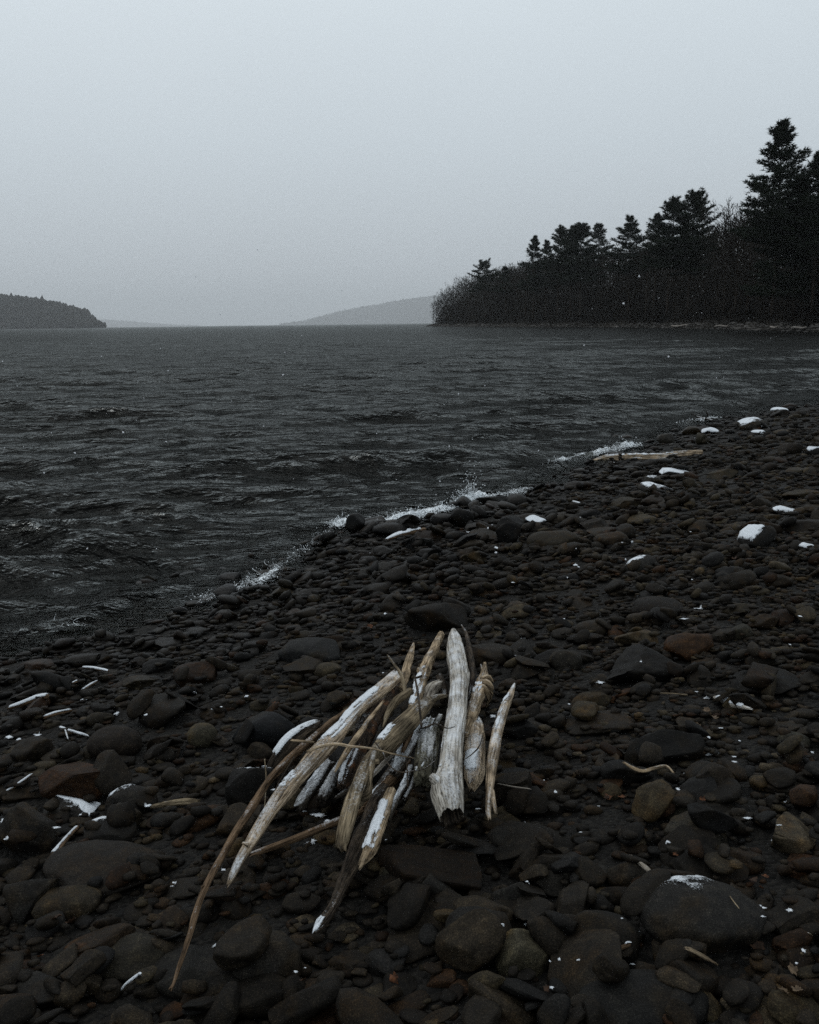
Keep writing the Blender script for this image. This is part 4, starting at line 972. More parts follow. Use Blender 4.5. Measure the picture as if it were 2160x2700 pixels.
# ------------------------------------------------------------------ dead leaves
def leaf_mat(name, c1, c2):
    mt, n, b = new_mat(name); L = n.links.new
    geo = N(n, 'ShaderNodeNewGeometry'); n1 = N(n, 'ShaderNodeTexNoise', Scale=90.0, Detail=4.0); L(geo.outputs['Position'], n1.inputs['Vector'])
    r = cramp(n, [(0.35, c1), (0.65, c2)]); L(n1.outputs['Fac'], r.inputs[0]); L(r.outputs[0], b.inputs['Base Color'])
    b.inputs['Roughness'].default_value = 0.7; b.inputs['Specular IOR Level'].default_value = 0.2
    return mt
M_LEAF = [leaf_mat('leaf_rust', (0.03, 0.011, 0.004), (0.10, 0.036, 0.012)), leaf_mat('leaf_tan', (0.05, 0.034, 0.02), (0.13, 0.09, 0.055)), leaf_mat('leaf_brown', (0.016, 0.008, 0.004), (0.045, 0.022, 0.011))]
def leaf_mesh(seed, lobes, mat):
    rs = np.random.RandomState(seed); n = 48
    th = np.linspace(-math.pi, math.pi, n, endpoint=False)
    r_ = 0.55 + 0.30 * np.cos(th) * 0.4 + 0.26 * np.abs(np.cos(th * lobes / 2)) ** 0.7 - 0.16 * (np.abs(th) > 2.7)
    r_ *= 1 + 0.08 * rs.normal(size=n)
    V = [np.array([[0, 0, 0]])]; T = []
    for k, f in enumerate((0.4, 0.75, 1.0)):
        P = np.stack([r_ * np.cos(th) * f, r_ * np.sin(th) * f * 0.75, np.zeros(n)], -1); V.append(P)
    V = np.vstack(V)
    cu = 0.5 + 0.6 * rs.rand()
    V[:, 2] = cu * (V[:, 1] ** 2) - 0.25 * V[:, 0] ** 2 * rs.normal() + 0.16 * fbm(V * 2.5 + seed, 2)
    for j in range(n):
        j2 = (j + 1) % n; T.append([0, 1 + j, 1 + j2])
        for k in range(2):
            a, b = 1 + k * n, 1 + (k + 1) * n
            T += [[a + j, b + j, b + j2], [a + j, b + j2, a + j2]]
    V2 = V.copy(); V2[:, 2] -= 0.012                  # a real thickness
    T = np.array(T); nn = len(V)
    rim = [[1 + 2 * n + j, nn + 1 + 2 * n + j, nn + 1 + 2 * n + (j + 1) % n] for j in range(n)] + [[1 + 2 * n + j, nn + 1 + 2 * n + (j + 1) % n, 1 + 2 * n + (j + 1) % n] for j in range(n)]
    me = mesh_np('dead_leaf', np.vstack([V, V2]), np.vstack([T, T[:, ::-1] + nn, np.array(rim)])); me.materials.append(mat)
    return me
LM = {(k, q): leaf_mesh(30 + k + 7 * q, 5 + k, M_LEAF[q]) for k in range(3) for q in range(3)}
LEAVES = [(1612, 2098, 40, 0, 'large rust-orange leaf, biggest one right of the pile'), (1640, 2102, 26, 0, 'rust leaf overlapping the biggest orange leaf'), (1598, 2104, 20, 2, 'brown curled leaf at the left of the big orange leaf'),
 (1733, 2098, 24, 0, 'orange leaf between two dark stones right of the big leaf'), (1752, 2080, 16, 1, 'small tan leaf above the orange one between dark stones'), (1850, 2108, 20, 0, 'rust leaf behind the flat-topped olive block'),
 (1330, 2108, 28, 2, 'brown leaf right of the forked-foot stick'), (1344, 1935, 20, 2, 'dark red leaf under a scrap of snow, right of the pile'), (727, 1862, 30, 0, 'orange-brown leaf on the slab left of the pile'), (672, 1810, 18, 1, 'small tan leaf beside the wide grey slab'),
 (508, 1810, 20, 1, 'pale leaf with a bit of snow left of the wide grey slab'), (975, 1655, 24, 0, 'upright orange leaf behind the pile on its left'), (1328, 1754, 13, 0, 'tiny orange leaf right of the shaggy root'), (1928, 1888, 32, 0, 'curled orange leaf below the white splinter'),
 (1880, 1890, 38, 1, 'crumpled tan leaf standing left of the white splinter'), (1862, 1872, 24, 1, 'second tan leaf behind the crumpled one'), (1835, 1915, 24, 1, 'torn tan leaf in the gravel left of the crumpled one'), (1932, 1475, 36, 2, 'rusty leaf under the snow-faced block'), (1950, 1468, 24, 0, 'orange leaf touching the rusty one under the snow-faced block'),
 (150, 2420, 44, 2, 'broad brown leaf at the lower left'), (190, 2430, 34, 2, 'brown leaf right of the broad one at the lower left'), (134, 2478, 20, 1, 'small tan leaf below the broad brown leaf'), (108, 2520, 20, 0, 'rust leaf scrap above the corner ledge'), (800, 2585, 24, 2, 'upright brown leaf right of the egg-shaped boulder'),
 (1038, 2576, 34, 0, 'red-brown leaf near the bottom centre'), (750, 2636, 22, 1, 'tan leaf at the bottom edge'), (1405, 2438, 18, 0, 'orange leaf standing above the pale olive stone'), (1985, 2318, 30, 2, 'brown leaf right above the snow-capped boulder'), (2020, 2312, 22, 0, 'orange leaf with snow right of the snow-capped boulder'),
 (2008, 2342, 16, 0, 'small orange leaf by the snow-capped boulder shoulder'), (1440, 2604, 22, 2, 'dark red leaf with snow at the bottom'), (2060, 2500, 50, 2, 'heap-topping brown leaf at the lower right edge'), (1990, 2495, 46, 2, 'long brown leaf left of the heap at the lower right'), (2090, 2560, 34, 1, 'yellowish leaf at the lower right edge'), (2105, 2610, 34, 1, 'pale yellow leaf below the yellowish one'), (2070, 2615, 26, 1, 'crumpled pale leaf in the lower right corner'), (1780, 2252, 16, 0, 'orange leaf below the pointed slab on its left')]
for k, (px, py, w, q, lab) in enumerate(LEAVES):
    p = at(px, py, 0.04); t = top_h(p.x, p.y); p = at(px, py, max(t - gz(p.x, p.y), 0) + 0.012)
    d = (p - Vector((0, 0, CAM_H))).length; s = w * d / FPX / 1.9
    o = link('dead_leaf', LM[(k % 3, q)]); o.location = p; o.scale = (s, s, s)
    o.rotation_euler = (random.uniform(0.1, 0.7), random.uniform(-0.4, 0.4), random.uniform(0, 6.28))
    tag(o, lab, 'leaf', 'dead leaves among the stones')

# ------------------------------------------------------------------ snow scraps in the gaps between stones
rs = np.random.RandomState(21)
VV, TT, WW = [], [], []; nv = 0
SN = [(835, 2150, 60, 22), (868, 2165, 34, 16), (800, 2140, 20, 10), (598, 2092, 20, 26), (606, 2105, 10, 12), (700, 2020, 30, 4), (722, 2082, 18, 10), (714, 2096, 12, 14), (820, 2225, 44, 24), (1260, 2140, 26, 10), (1345, 1945, 16, 8), (148, 2182, 32, 14), (460, 2335, 14, 24), (452, 2345, 20, 6), (345, 2418, 26, 16), (235, 2494, 22, 12), (440, 2522, 38, 10), (570, 2496, 26, 20), (590, 2296, 18, 14), (780, 2562, 14, 14), (805, 2552, 10, 6), (1560, 2415, 26, 18), (1390, 2332, 18, 10), (1372, 2300, 12, 8), (1385, 2440, 12, 14), (1412, 2458, 16, 12), (1325, 2446, 16, 8), (1682, 2362, 26, 16), (1702, 2350, 14, 8), (2010, 2398, 36, 14), (2012, 2418, 20, 10), (2082, 2402, 28, 22), (1680, 2460, 26, 10), (1660, 2485, 16, 10), (1475, 2530, 14, 22), (1450, 2540, 8, 12), (1600, 2534, 16, 16), (1524, 2532, 14, 10), (1668, 2552, 24, 8), (1456, 2604, 20, 16), (1350, 2604, 18, 6), (2118, 2512, 22, 26), (2100, 2540, 12, 12), (1585, 1802, 34, 14), (1596, 1795, 12, 12), (1866, 1842, 40, 12), (1838, 1830, 18, 6), (1900, 1920, 20, 6), (1875, 1992, 64, 10), (1930, 2010, 42, 14), (1936, 1997, 20, 8), (1870, 1945, 14, 12), (1950, 1957, 10, 8), (1808, 2040, 18, 8), (1465, 2088, 16, 18), (1786, 2088, 20, 20), (1578, 2132, 14, 10), (1970, 2158, 34, 12), (2054, 2176, 26, 5), (1880, 2158, 14, 8), (2040, 2225, 20, 12), (2070, 2115, 14, 10), (1760, 2225, 18, 12), (1530, 2202, 12, 8), (1384, 2172, 10, 12), (1030, 1608, 26, 14), (1016, 1618, 14, 8), (1242, 1548, 12, 12), (1350, 1635, 26, 10), (1487, 1632, 10, 10), (1850, 1602, 16, 30), (1803, 1632, 34, 8), (1840, 1605, 30, 6), (1916, 1686, 20, 16), (1875, 1690, 12, 10), (2110, 1625, 12, 10), (1664, 1430, 14, 14), (1876, 1430, 18, 8), (1517, 1490, 20, 10), (1526, 1496, 10, 6), (1310, 1445, 18, 36), (1335, 1450, 16, 8), (1298, 1384, 8, 16), (1235, 1404, 14, 14), (977, 1459, 10, 4), (1352, 1536, 14, 5), (650, 1770, 26, 12), (514, 1828, 14, 6), (650, 1836, 16, 10), (560, 1870, 10, 6), (583, 1864, 10, 6), (312, 1843, 16, 10), (292, 1856, 8, 6), (308, 1886, 24, 18), (385, 1885, 14, 16), (222, 1845, 26, 8), (100, 1940, 26, 32), (75, 1958, 16, 14), (50, 1950, 22, 16), (25, 1944, 30, 20), (390, 2125, 28, 18), (215, 2150, 20, 14), (10, 2165, 30, 60), (20, 2210, 20, 46), (1010, 1775, 8, 6), (1300, 1890, 22, 18), (1500, 1862, 12, 8), (2142, 1985, 14, 8), (1690, 1745, 10, 8)]
def scrap(px, py, w, h):
    global nv
    p = at(px, py, 0.03); t = max(top_h(p.x, p.y) - gz(p.x, p.y), 0); p = at(px, py, min(t, 0.12))
    d = (p - Vector((0, 0, CAM_H))).dot(c_f); phi = math.asin((CAM_H - p.z) / d)
    a = w * d / FPX / 2; b = min(h * d / FPX / 2 / math.sin(phi), a * 1.5) if h > 0 else a
    n = 26; cols = 5; seed = rs.rand() * 90
    th = np.linspace(0, 2 * math.pi, n, endpoint=False)
    rad = 1 + 0.85 * fbm(np.stack([np.cos(th) * 1.6, np.sin(th) * 1.6, th * 0 + seed], -1), 3) + 0.12 * rs.normal(size=n)
    rows = [np.zeros((1, 3)) + np.array([0, 0, 0.35])]
    for k in range(1, cols + 1):
        f = k / cols
        zz = 0.35 * (1 - f ** 2.2) - (0.10 if k == cols else 0)
        rows.append(np.stack([np.cos(th) * rad * f, np.sin(th) * rad * f, np.full(n, zz)], -1))
    V = np.vstack(rows); V[:, 2] += 0.12 * fbm(V * 3 + seed, 2)
    V = V * np.array([a, b, min(a, b) * 0.45 + 0.003]) + np.array([p.x, p.y, p.z])
    # drape over the stones below
    ix = np.clip(((V[:, 0] - HX0) / CELL).astype(int), 0, HM.shape[1] - 1); iy = np.clip(((V[:, 1] - HY0) / CELL).astype(int), 0, HM.shape[0] - 1)
    hm = HM[iy, ix]
    V[:, 2] = np.maximum(V[:, 2], np.minimum(hm + 0.004, p.z + 0.012))
    T = [[0, 1 + j, 1 + (j + 1) % n] for j in range(n)]
    for k in range(cols - 1):
        a_, b_ = 1 + k * n, 1 + (k + 1) * n
        for j in range(n):
            j2 = (j + 1) % n; T += [[a_ + j, b_ + j, b_ + j2], [a_ + j, b_ + j2, a_ + j2]]
    WW.append(np.concatenate([[1.0]] + [np.full(n, 0.85 - 0.95 * (k / cols) ** 1.3) for k in range(1, cols + 1)]))
    VV.append(V); TT.append(np.array(T) + nv); nv += len(V)
for s_ in SN: scrap(s_[0], s_[1], s_[2] * 0.85, s_[3] * 0.6)
for _ in range(22):                                   # crumbs
    px = rs.uniform(-60, 2220); py = rs.uniform(1200, 2600)
    p = at(px, py)
    if float(sdist(np.array([p.x]), np.array([p.y]))[0]) < 0.9: continue
    w = rs.uniform(4, 9); scrap(px, py, w, w * rs.uniform(0.4, 0.9))
o = link('snow_scraps', mesh_np('snow_scraps', np.vstack(VV), np.vstack(TT), {'w': ('FLOAT', np.concatenate(WW))}), M_SNOW)
tag(o, 'thin scraps and crumbs of snow lying between the stones', 'snow', kind='stuff')

# ------------------------------------------------------------------ foam and spray where the wave breaks
def foam_mat():
    mt, n, b = new_mat('foam')
    b.inputs['Base Color'].default_value = (0.78, 0.82, 0.84, 1); b.inputs['Roughness'].default_value = 0.35
    b.inputs['Specular IOR Level'].default_value = 0.4
    return mt
M_FOAM = foam_mat()
OCT_V = np.array([[1, 0, 0], [-1, 0, 0], [0, 1, 0], [0, -1, 0], [0, 0, 1], [0, 0, -1]], dtype=float)
OCT_T = np.array([[0, 2, 4], [2, 1, 4], [1, 3, 4], [3, 0, 4], [2, 0, 5], [1, 2, 5], [3, 1, 5], [0, 3, 5]])
VV, TT = [], []; nv = 0
def drop(p, s):
    global nv
    sc3 = s * (0.6 + 0.8 * rs.rand(3)); Q = OCT_V * sc3
    a = rs.rand() * 6.28; c, s2 = math.cos(a), math.sin(a)
    Q = Q @ np.array([[c, s2, 0], [-s2, c, 0], [0, 0, 1]]) @ np.array([[1, 0, 0], [0, c, s2], [0, -s2, c]])
    VV.append(Q + p); TT.append(OCT_T + nv); nv += 6
def lace(p, q, s):
    """a bent thread of foam"""
    global nv
    n = 5; mid = (p + q) / 2 + rs.normal(size=3) * np.linalg.norm(q - p) * 0.25
    P = np.array([(1 - t) ** 2 * p + 2 * t * (1 - t) * mid + t * t * q for t in np.linspace(0, 1, n)])
    V = []
    for k, x in enumerate(P):
        r_ = s * (0.5 + rs.rand())
        for a in (0, 2.09, 4.19): V.append(x + np.array([r_ * math.cos(a), 0.7 * r_ * math.cos(a + 1), r_ * math.sin(a)]))
    V = np.array(V); T = []
    for k in range(n - 1):
        for j in range(3):
            a, b = k * 3 + j, k * 3 + (j + 1) % 3; T += [[a, b, b + 3], [a, b + 3, a + 3]]
    VV.append(V); TT.append(np.array(T) + nv); nv += len(V)
def breaker(path, n, hmax, width, size):
    """path: photo pixels at the foot of the breaking wave, with a strength each"""
    P = np.array([[*on_level(x, y, 0.05)[:], w] for x, y, w in path])
    Q = crom(P, 200)
    prob = np.clip(Q[:, 3], 0, None); prob = prob / prob.sum()
    fl = np.clip(0.35 + 0.9 * fbm(np.stack([np.arange(200) * 0.16, np.zeros(200), np.zeros(200)], -1), 3), 0.08, 1.3)
    ii = rs.choice(200, size=n, p=prob * fl / (prob * fl).sum())
    for i in ii:
        b = Q[i, :3] + rs.normal(size=3) * np.array([0.05, 0.05, 0])
        w = Q[i, 3] * fl[i]
        back = np.array([-0.8, 0.6, 0]) * width * abs(rs.normal()) * 0.7
        z = abs(rs.normal()) ** 1.6 * hmax * w * 0.42
        p = b + back; p[2] = 0.04 + z * math.exp(-np.linalg.norm(back) * 2.5)
        u = rs.rand()
        if u < 0.22:
            e_ = p + rs.normal(size=3) * np.array([0.035, 0.02, 0.02]); e_[2] = max(e_[2], 0.03)
            lace(p, e_, size * 0.34)
        elif u < 0.30:                                # a thin tongue thrown upward
            e_ = p + np.array([rs.normal() * 0.03, rs.normal() * 0.03, abs(rs.normal()) * 0.05 * w]); lace(p, e_, size * 0.28)
        else: drop(p, size * (0.35 + 0.95 * rs.rand() ** 2))
def foam_sheet_mat():
    mt, n, b = new_mat('foam_lace'); L = n.links.new
    geo = N(n, 'ShaderNodeNewGeometry'); aw = N(n, 'ShaderNodeAttribute', attribute_name='w')
    b.inputs['Base Color'].default_value = (0.74, 0.79, 0.82, 1); b.inputs['Roughness'].default_value = 0.4
    nz = N(n, 'ShaderNodeTexNoise', Scale=14.0, Detail=5.0, Roughness=0.75, Distortion=1.2); L(geo.outputs['Position'], nz.inputs['Vector'])
    vo = N(n, 'ShaderNodeTexVoronoi', Scale=34.0, feature='DISTANCE_TO_EDGE'); 
    wp = N(n, 'ShaderNodeVectorMath', operation='MULTIPLY_ADD'); wp.inputs[1].default_value = (0.05, 0.05, 0.05); L(nz.outputs['Color'], wp.inputs[0]); L(geo.outputs['Position'], wp.inputs[2]); L(wp.outputs[0], vo.inputs['Vector'])
    v2 = N(n, 'ShaderNodeMath', operation='MULTIPLY'); v2.inputs[1].default_value = -1.6; L(vo.outputs['Distance'], v2.inputs[0])
    a1 = N(n, 'ShaderNodeMath', operation='ADD'); L(nz.outputs['Fac'], a1.inputs[0]); L(v2.outputs[0], a1.inputs[1])
    a2 = N(n, 'ShaderNodeMath', operation='ADD'); L(a1.outputs[0], a2.inputs[0]); L(aw.outputs['Fac'], a2.inputs[1])
    mr = N(n, 'ShaderNodeMapRange'); mr.inputs['From Min'].default_value = 0.68; mr.inputs['From Max'].default_value = 0.95; L(a2.outputs[0], mr.inputs['Value']); L(mr.outputs[0], b.inputs['Alpha'])
    return mt
M_LACE = foam_sheet_mat()
LV_, LT_, LW_ = [], [], []; ln_ = 0
def foam_sheet(path, hmax, width):
    global ln_
    P = np.array([[*on_level(x, y, 0.03)[:], w] for x, y, w in path]); n1 = 260; n2 = 22
    Q = crom(P, n1); seg = np.concatenate([[0], np.cumsum(np.linalg.norm(np.diff(Q[:, :2], axis=0), axis=1))])
    q = np.linspace(-1, 1, n2)                        # -1 lakeward .. +1 shoreward
    br = fbm(np.stack([seg * 2.3, seg * 0, seg * 0 + P[0, 0]], -1), 3)
    st_ = np.clip(Q[:, 3], 0, 2) * np.clip(0.75 + 0.9 * br, 0.15, 1.5)
    V = Q[:, None, :3] + np.array([0.8, -0.6, 0])[None, None, :] * (q * width)[None, :, None]
    nz_ = fbm(V * np.array([7, 7, 1]), 4)
    V[..., 2] = 0.035 + hmax * st_[:, None] * np.exp(-((q + 0.05) / 0.5) ** 2)[None, :] * (0.65 + 0.9 * nz_) + 0.02 * nz_
    V[..., :2] += 0.05 * np.stack([nz_, fbm(V * 6 + 9, 3)], -1)
    wv = np.clip(st_, 0, 1.3)[:, None] * np.exp(-(q / 0.6) ** 2)[None, :] * 0.85 - 0.30 * (np.abs(q) ** 3)[None, :]
    idx_ = np.arange(n1 * n2).reshape(n1, n2)
    T_ = np.stack([idx_[:-1, :-1], idx_[:-1, 1:], idx_[1:, 1:], idx_[1:, :-1]], -1).reshape(-1, 4)
    LV_.append(V.reshape(-1, 3)); LT_.append(T_ + ln_); LW_.append(wv.reshape(-1)); ln_ += n1 * n2
BR1 = [(880, 1390, .5), (925, 1378, .8), (985, 1384, .6), (1040, 1376, .9), (1100, 1364, 1.2), (1160, 1350, 1.2), (1215, 1334, 1.0), (1245, 1320, 1.3), (1290, 1310, .5), (1350, 1302, .5), (1405, 1288, .35)]
BR2 = [(525, 1585, .2), (580, 1566, .38), (640, 1550, .5), (690, 1532, .75), (714, 1512, .5), (760, 1478, .2), (820, 1440, .3), (870, 1402, .45)]
BR3 = [(1470, 1220, .4), (1530, 1206, .6), (1600, 1192, .7), (1660, 1178, 1.2), (1690, 1172, .6)]
foam_sheet(BR1, 0.085, 0.20); foam_sheet(BR2, 0.045, 0.16); foam_sheet(BR3, 0.09, 0.22)
foam_sheet([(165, 1650, .5), (195, 1652, .7), (230, 1646, .4)], 0.02, 0.10); foam_sheet([(1800, 1116, .4), (1850, 1108, .6), (1900, 1100, .5)], 0.08, 0.22)
o = link('breaking_crest', mesh_np('breaking_crest', np.vstack(LV_), np.vstack(LT_), {'w': ('FLOAT', np.concatenate(LW_))}), M_LACE)
tag(o, 'lacy white foam sheet along the breaking edge of the water', 'foam', kind='stuff')
breaker(BR1, 3200, 0.11, 0.10, 0.0075)
breaker([(1236, 1322, 1), (1250, 1316, 1.2), (1262, 1318, 1)], 420, 0.42, 0.06, 0.008)
breaker(BR2, 500, 0.05, 0.09, 0.005)
breaker([(168, 1640, .7), (195, 1642, .9), (225, 1637, .7)], 40, 0.03, 0.06, 0.0045)
breaker(BR3, 800, 0.14, 0.12, 0.010)
breaker([(1800, 1116, .4), (1850, 1108, .7), (1900, 1100, .6)], 200, 0.12, 0.12, 0.012)
o = link('wave_foam', mesh_np('wave_foam', np.vstack(VV), np.vstack(TT)), M_FOAM)
tag(o, 'white foam and spray of small waves breaking on the stones', 'foam', kind='stuff')

# ------------------------------------------------------------------ wooded shore on the right
def plain(name, c1, c2, scale=1.0, rough=0.9):
    mt, n, b = new_mat(name); L = n.links.new
    geo = N(n, 'ShaderNodeNewGeometry'); n1 = N(n, 'ShaderNodeTexNoise', Scale=scale, Detail=5.0, Roughness=0.7); L(geo.outputs['Position'], n1.inputs['Vector'])
    r = cramp(n, [(0.35, c1), (0.65, c2)]); L(n1.outputs['Fac'], r.inputs[0]); L(r.outputs[0], b.inputs['Base Color'])
    b.inputs['Roughness'].default_value = rough; b.inputs['Specular IOR Level'].default_value = 0.05
    return mt
M_LITTER = plain('forest_floor', (0.006, 0.005, 0.004), (0.014, 0.012, 0.009), 0.5)
M_TWIG = plain('bare_twigs', (0.009, 0.0078, 0.0062), (0.024, 0.020, 0.0155), 0.15)
M_NEEDLE = plain('pine_needles', (0.009, 0.013, 0.009), (0.026, 0.034, 0.023), 0.8)
M_BARK = plain('pine_bark', (0.015, 0.012, 0.010), (0.035, 0.028, 0.022), 3.0)
M_FARWOOD = plain('far_wood', (0.010, 0.011, 0.009), (0.026, 0.024, 0.020), 0.05)
M_BANK = plain('bank_stones', (0.03, 0.028, 0.025), (0.16, 0.15, 0.14), 0.9)

def D_of(px): return float(np.interp(px, [1100, 1140, 1280, 1409, 1537, 1665, 1831, 2072, 2160, 2400, 2900], [610, 570, 440, 365, 320, 275, 218, 150, 138, 118, 100]))
def shore_pt(px, D=None):
    D = D or D_of(px)
    d = ray(px, 852.5 - 0.0127 * (px - 1080)); k = D / d.y
    return np.array([d.x * k, D])
PX = np.concatenate([np.linspace(1119, 1300, 14), np.linspace(1320, 2900, 44)])
line = np.array([shore_pt(p) for p in PX])
tipx, tipy = line[0]
line = np.vstack([[[tipx + 150, tipy + 220], [tipx + 60, tipy + 120], [tipx + 16, tipy + 50]], line])
tg = np.gradient(line, axis=0); tg /= np.linalg.norm(tg, axis=1, keepdims=True)
nl = np.stack([-tg[:, 1], tg[:, 0]], -1)
# inland is away from the lake: to the right and beyond
if nl[20] @ np.array([1.0, 0.6]) < 0: nl = -nl
offs = np.array([-3, 0, 1.5, 3, 6, 12, 22, 36, 55, 80, 120, 200])
hts = np.array([-2.5, -0.25, 0.45, 1.1, 1.8, 2.9, 4.8, 7.2, 9.2, 11, 12, 13])
def fz(o, wob=0): return np.interp(o, offs, hts)
def inland_pt(t, o):
    """t = position along the shore polyline"""
    i = int(min(max(t, 0), len(line) - 1.001)); f = t - i
    p = line[i] * (1 - f) + line[i + 1] * f; q = nl[i] * (1 - f) + nl[i + 1] * f
    return p + q * o
Vt = []
for i in range(len(line)):
    for o_, h_ in zip(offs, hts):
        p = line[i] + nl[i] * o_
        Vt.append([p[0], p[1], h_ + (0.25 * vnoise(np.array([p[0] * 0.3, p[1] * 0.3, 0.0])) if 0 < o_ < 8 else 0)])
k_ = len(offs); idx = np.arange(len(line) * k_).reshape(len(line), k_)
T = np.stack([idx[:-1, :-1], idx[:-1, 1:], idx[1:, 1:], idx[1:, :-1]], -1).reshape(-1, 4)
hill = link('wooded_slope', mesh_np('wooded_slope', np.array(Vt), T), M_LITTER); tag(hill, kind='structure')

# pale stones along the foot of that wood
rs = np.random.RandomState(5)
VV, TT = [], []; nv = 0
for _ in range(1900):
    t = 3 + (len(line) - 22) * rs.rand(); o_ = rs.uniform(-0.6, 3.4); p = inland_pt(t, o_)
    s = rs.uniform(0.12, 0.5) * (1.0 if rs.rand() < 0.9 else 1.7); V, T = PROTO1[rs.randint(NV)]
    yaw = rs.rand() * 6.28; c, s2 = math.cos(yaw), math.sin(yaw)
    Q = V * np.array([s, s * 0.7, s * 0.42]) @ np.array([[c, s2, 0], [-s2, c, 0], [0, 0, 1]])
    VV.append(Q + np.array([p[0], p[1], fz(o_) + 0.05])); TT.append(T + nv); nv += len(V)
o = link('far_shore_stones', mesh_np('far_shore_stones', np.vstack(VV), np.vstack(TT)), M_BANK)
tag(o, 'grey stones lining the far shore below the wood', 'stones', kind='stuff')

# bleached logs on that shore
M_PALE = plain('bleached_log', (0.18, 0.16, 0.14), (0.34, 0.31, 0.28), 2.0)
for k, (px, dpx, lab) in enumerate([(1900, 38, 'bleached log lying flat on the far shore under the bare slope'), (2105, 44, 'bleached log on the far shore nearest the right edge'), (2040, 26, 'short bleached log on the far shore below the tallest pine'), (1790, 46, 'long bleached log on the far shore below the twin pines')]):
    a = shore_pt(px - dpx / 2); b = shore_pt(px + dpx / 2)
    n = 12; C = np.linspace(np.append(a + np.array([0.8, 0.8]), 0.55), np.append(b + np.array([0.3, 0.5]), 0.8), n); C[:, 2] += 0.12 * np.sin(np.linspace(0, 5, n) + k)
    org = C[0].copy(); V, T, GV, _ = tube(C - org, np.linspace(0.20, 0.12, n), 12, 70 + k, 0.1, 0.15)
    o = link('log', mesh_np('log', V, clean(T)), M_PALE); o.location = org
    tag(o, lab, 'log', 'bleached logs on the far shore')

# bare trees: thin limbs and sprays of twigs
def bare_tree(seed, h=17.0, spread=1.0, twig=1.0, deep=4):
    rs_ = random.Random(seed); segs = []
    def grow(p, d, ln, r, lev):
        n = 3 if lev < 2 else 2
        for _ in range(n):
            q = p + d * (ln / n)
            segs.append((p.copy(), q.copy(), r, r * 0.8, lev)); p = q; r *= 0.8
            d = (d + Vector((rs_.gauss(0, .12), rs_.gauss(0, .12), rs_.gauss(0.03, .08)))).normalized()
            if lev < deep:
                for _ in range(rs_.choice((1, 2)) if lev < 3 else rs_.choice((1, 2))):
                    az = rs_.uniform(0, 6.28); tl = rs_.uniform(0.45, 0.95) * (1.0 if lev else spread)
                    ax = d.orthogonal().normalized(); ax.rotate(Matrix.Rotation(az, 3, d))
                    nd = (d * math.cos(tl) + ax * math.sin(tl) + Vector((0, 0, 0.12))).normalized()
                    grow(p.copy(), nd, ln * rs_.uniform(0.48, 0.68), r * 0.62, lev + 1)
        if lev < deep:
            grow(p, d, ln * 0.55, r * 0.9, lev + 1)
    grow(Vector((0, 0, 0)), Vector((rs_.gauss(0, .04), rs_.gauss(0, .04), 1)).normalized(), h * 0.55, h * 0.010, 0)
    V, T = [], []
    for p, q, r1, r2, lev in segs:
        b = len(V); d = (q - p).normalized(); a = d.orthogonal().normalized(); c = d.cross(a)
        if lev < 2:
            r1 = max(r1, .05); r2 = max(r2, .05)
            for (pp, r_) in ((p, r1), (q, r2)):
                for an in (0, 2.094, 4.189): V.append((pp + (a * math.cos(an) + c * math.sin(an)) * r_)[:])
            for j in range(3):
                k = (j + 1) % 3; T += [[b + j, b + k, b + 3 + k], [b + j, b + 3 + k, b + 3 + j]]
        else:
            w = (0.06 if lev == 2 else 0.05) * twig; an = rs_.uniform(0, 6.28); s = (a * math.cos(an) + c * math.sin(an)) * w
            V += [(p + s)[:], (p - s)[:], (q + d * 0.25)[:]]; T.append([b, b + 1, b + 2])
    V = np.array(V); V *= h / V[:, 2].max()
    return V, np.array(T)
BT = [bare_tree(40 + k, 17.0, 0.8 + 0.1 * k) for k in range(6)]
rs = np.random.RandomState(9)
VV, TT = [], []; nv = 0
def put_tree(V, T, x, y, z, sc3, yaw):
    global nv
    c, s = math.cos(yaw), math.sin(yaw)
    Q = (V * np.array(sc3)) @ np.array([[c, s, 0], [-s, c, 0], [0, 0, 1]]) + np.array([x, y, z])
    VV.append(Q); TT.append(T + nv); nv += len(V)
nT = len(line)
_tp = np.array([(1100, 800), (1121, 780), (1140, 764), (1160, 750), (1220, 730), (1300, 712), (1390, 692), (1480, 670), (1600, 656), (1750, 634), (1830, 612), (1890, 588), (1960, 556), (2050, 530), (2160, 505), (2500, 470), (3200, 440)], dtype=float)
_tr = [ray(*q) for q in _tp]; _ta = np.array([d_.x / d_.y for d_ in _tr]); _tz = np.array([d_.z / d_.y for d_ in _tr])
def canopy(x, y):
    """height above the lake that the tree tops of the wood reach"""
    return CAM_H + np.interp(np.asarray(x) / np.asarray(y), _ta, _tz) * np.asarray(y)
for i in range(200):
    t = rs.uniform(0.3, nT - 16); o_ = 2.5 + 46 * rs.rand() ** 1.2; p = inland_pt(t, o_)
    V, T = BT[rs.randint(6)]
    k = (float(canopy(p[0], p[1])) - float(fz(o_))) / 17.0 * rs.uniform(0.72, 1.06) * (0.85 if o_ < 8 else 1)
    put_tree(V, T, p[0], p[1], fz(o_) - 0.2, (k * 1.0, k * 1.0, k), rs.rand() * 6.28)
SB = [bare_tree(80 + k, 5.0, 1.3, 1.0, 3) for k in range(4)]
for i in range(240):                                   # undergrowth along the edge
    t = rs.uniform(0.2, nT - 16); o_ = rs.uniform(2.0, 22); p = inland_pt(t, o_)
    V, T = SB[rs.randint(4)]; k = rs.uniform(0.5, 1.5)
    put_tree(V, T, p[0], p[1], fz(o_) - 0.8 - k, (k * 1.6, k * 1.6, k), rs.rand() * 6.28)
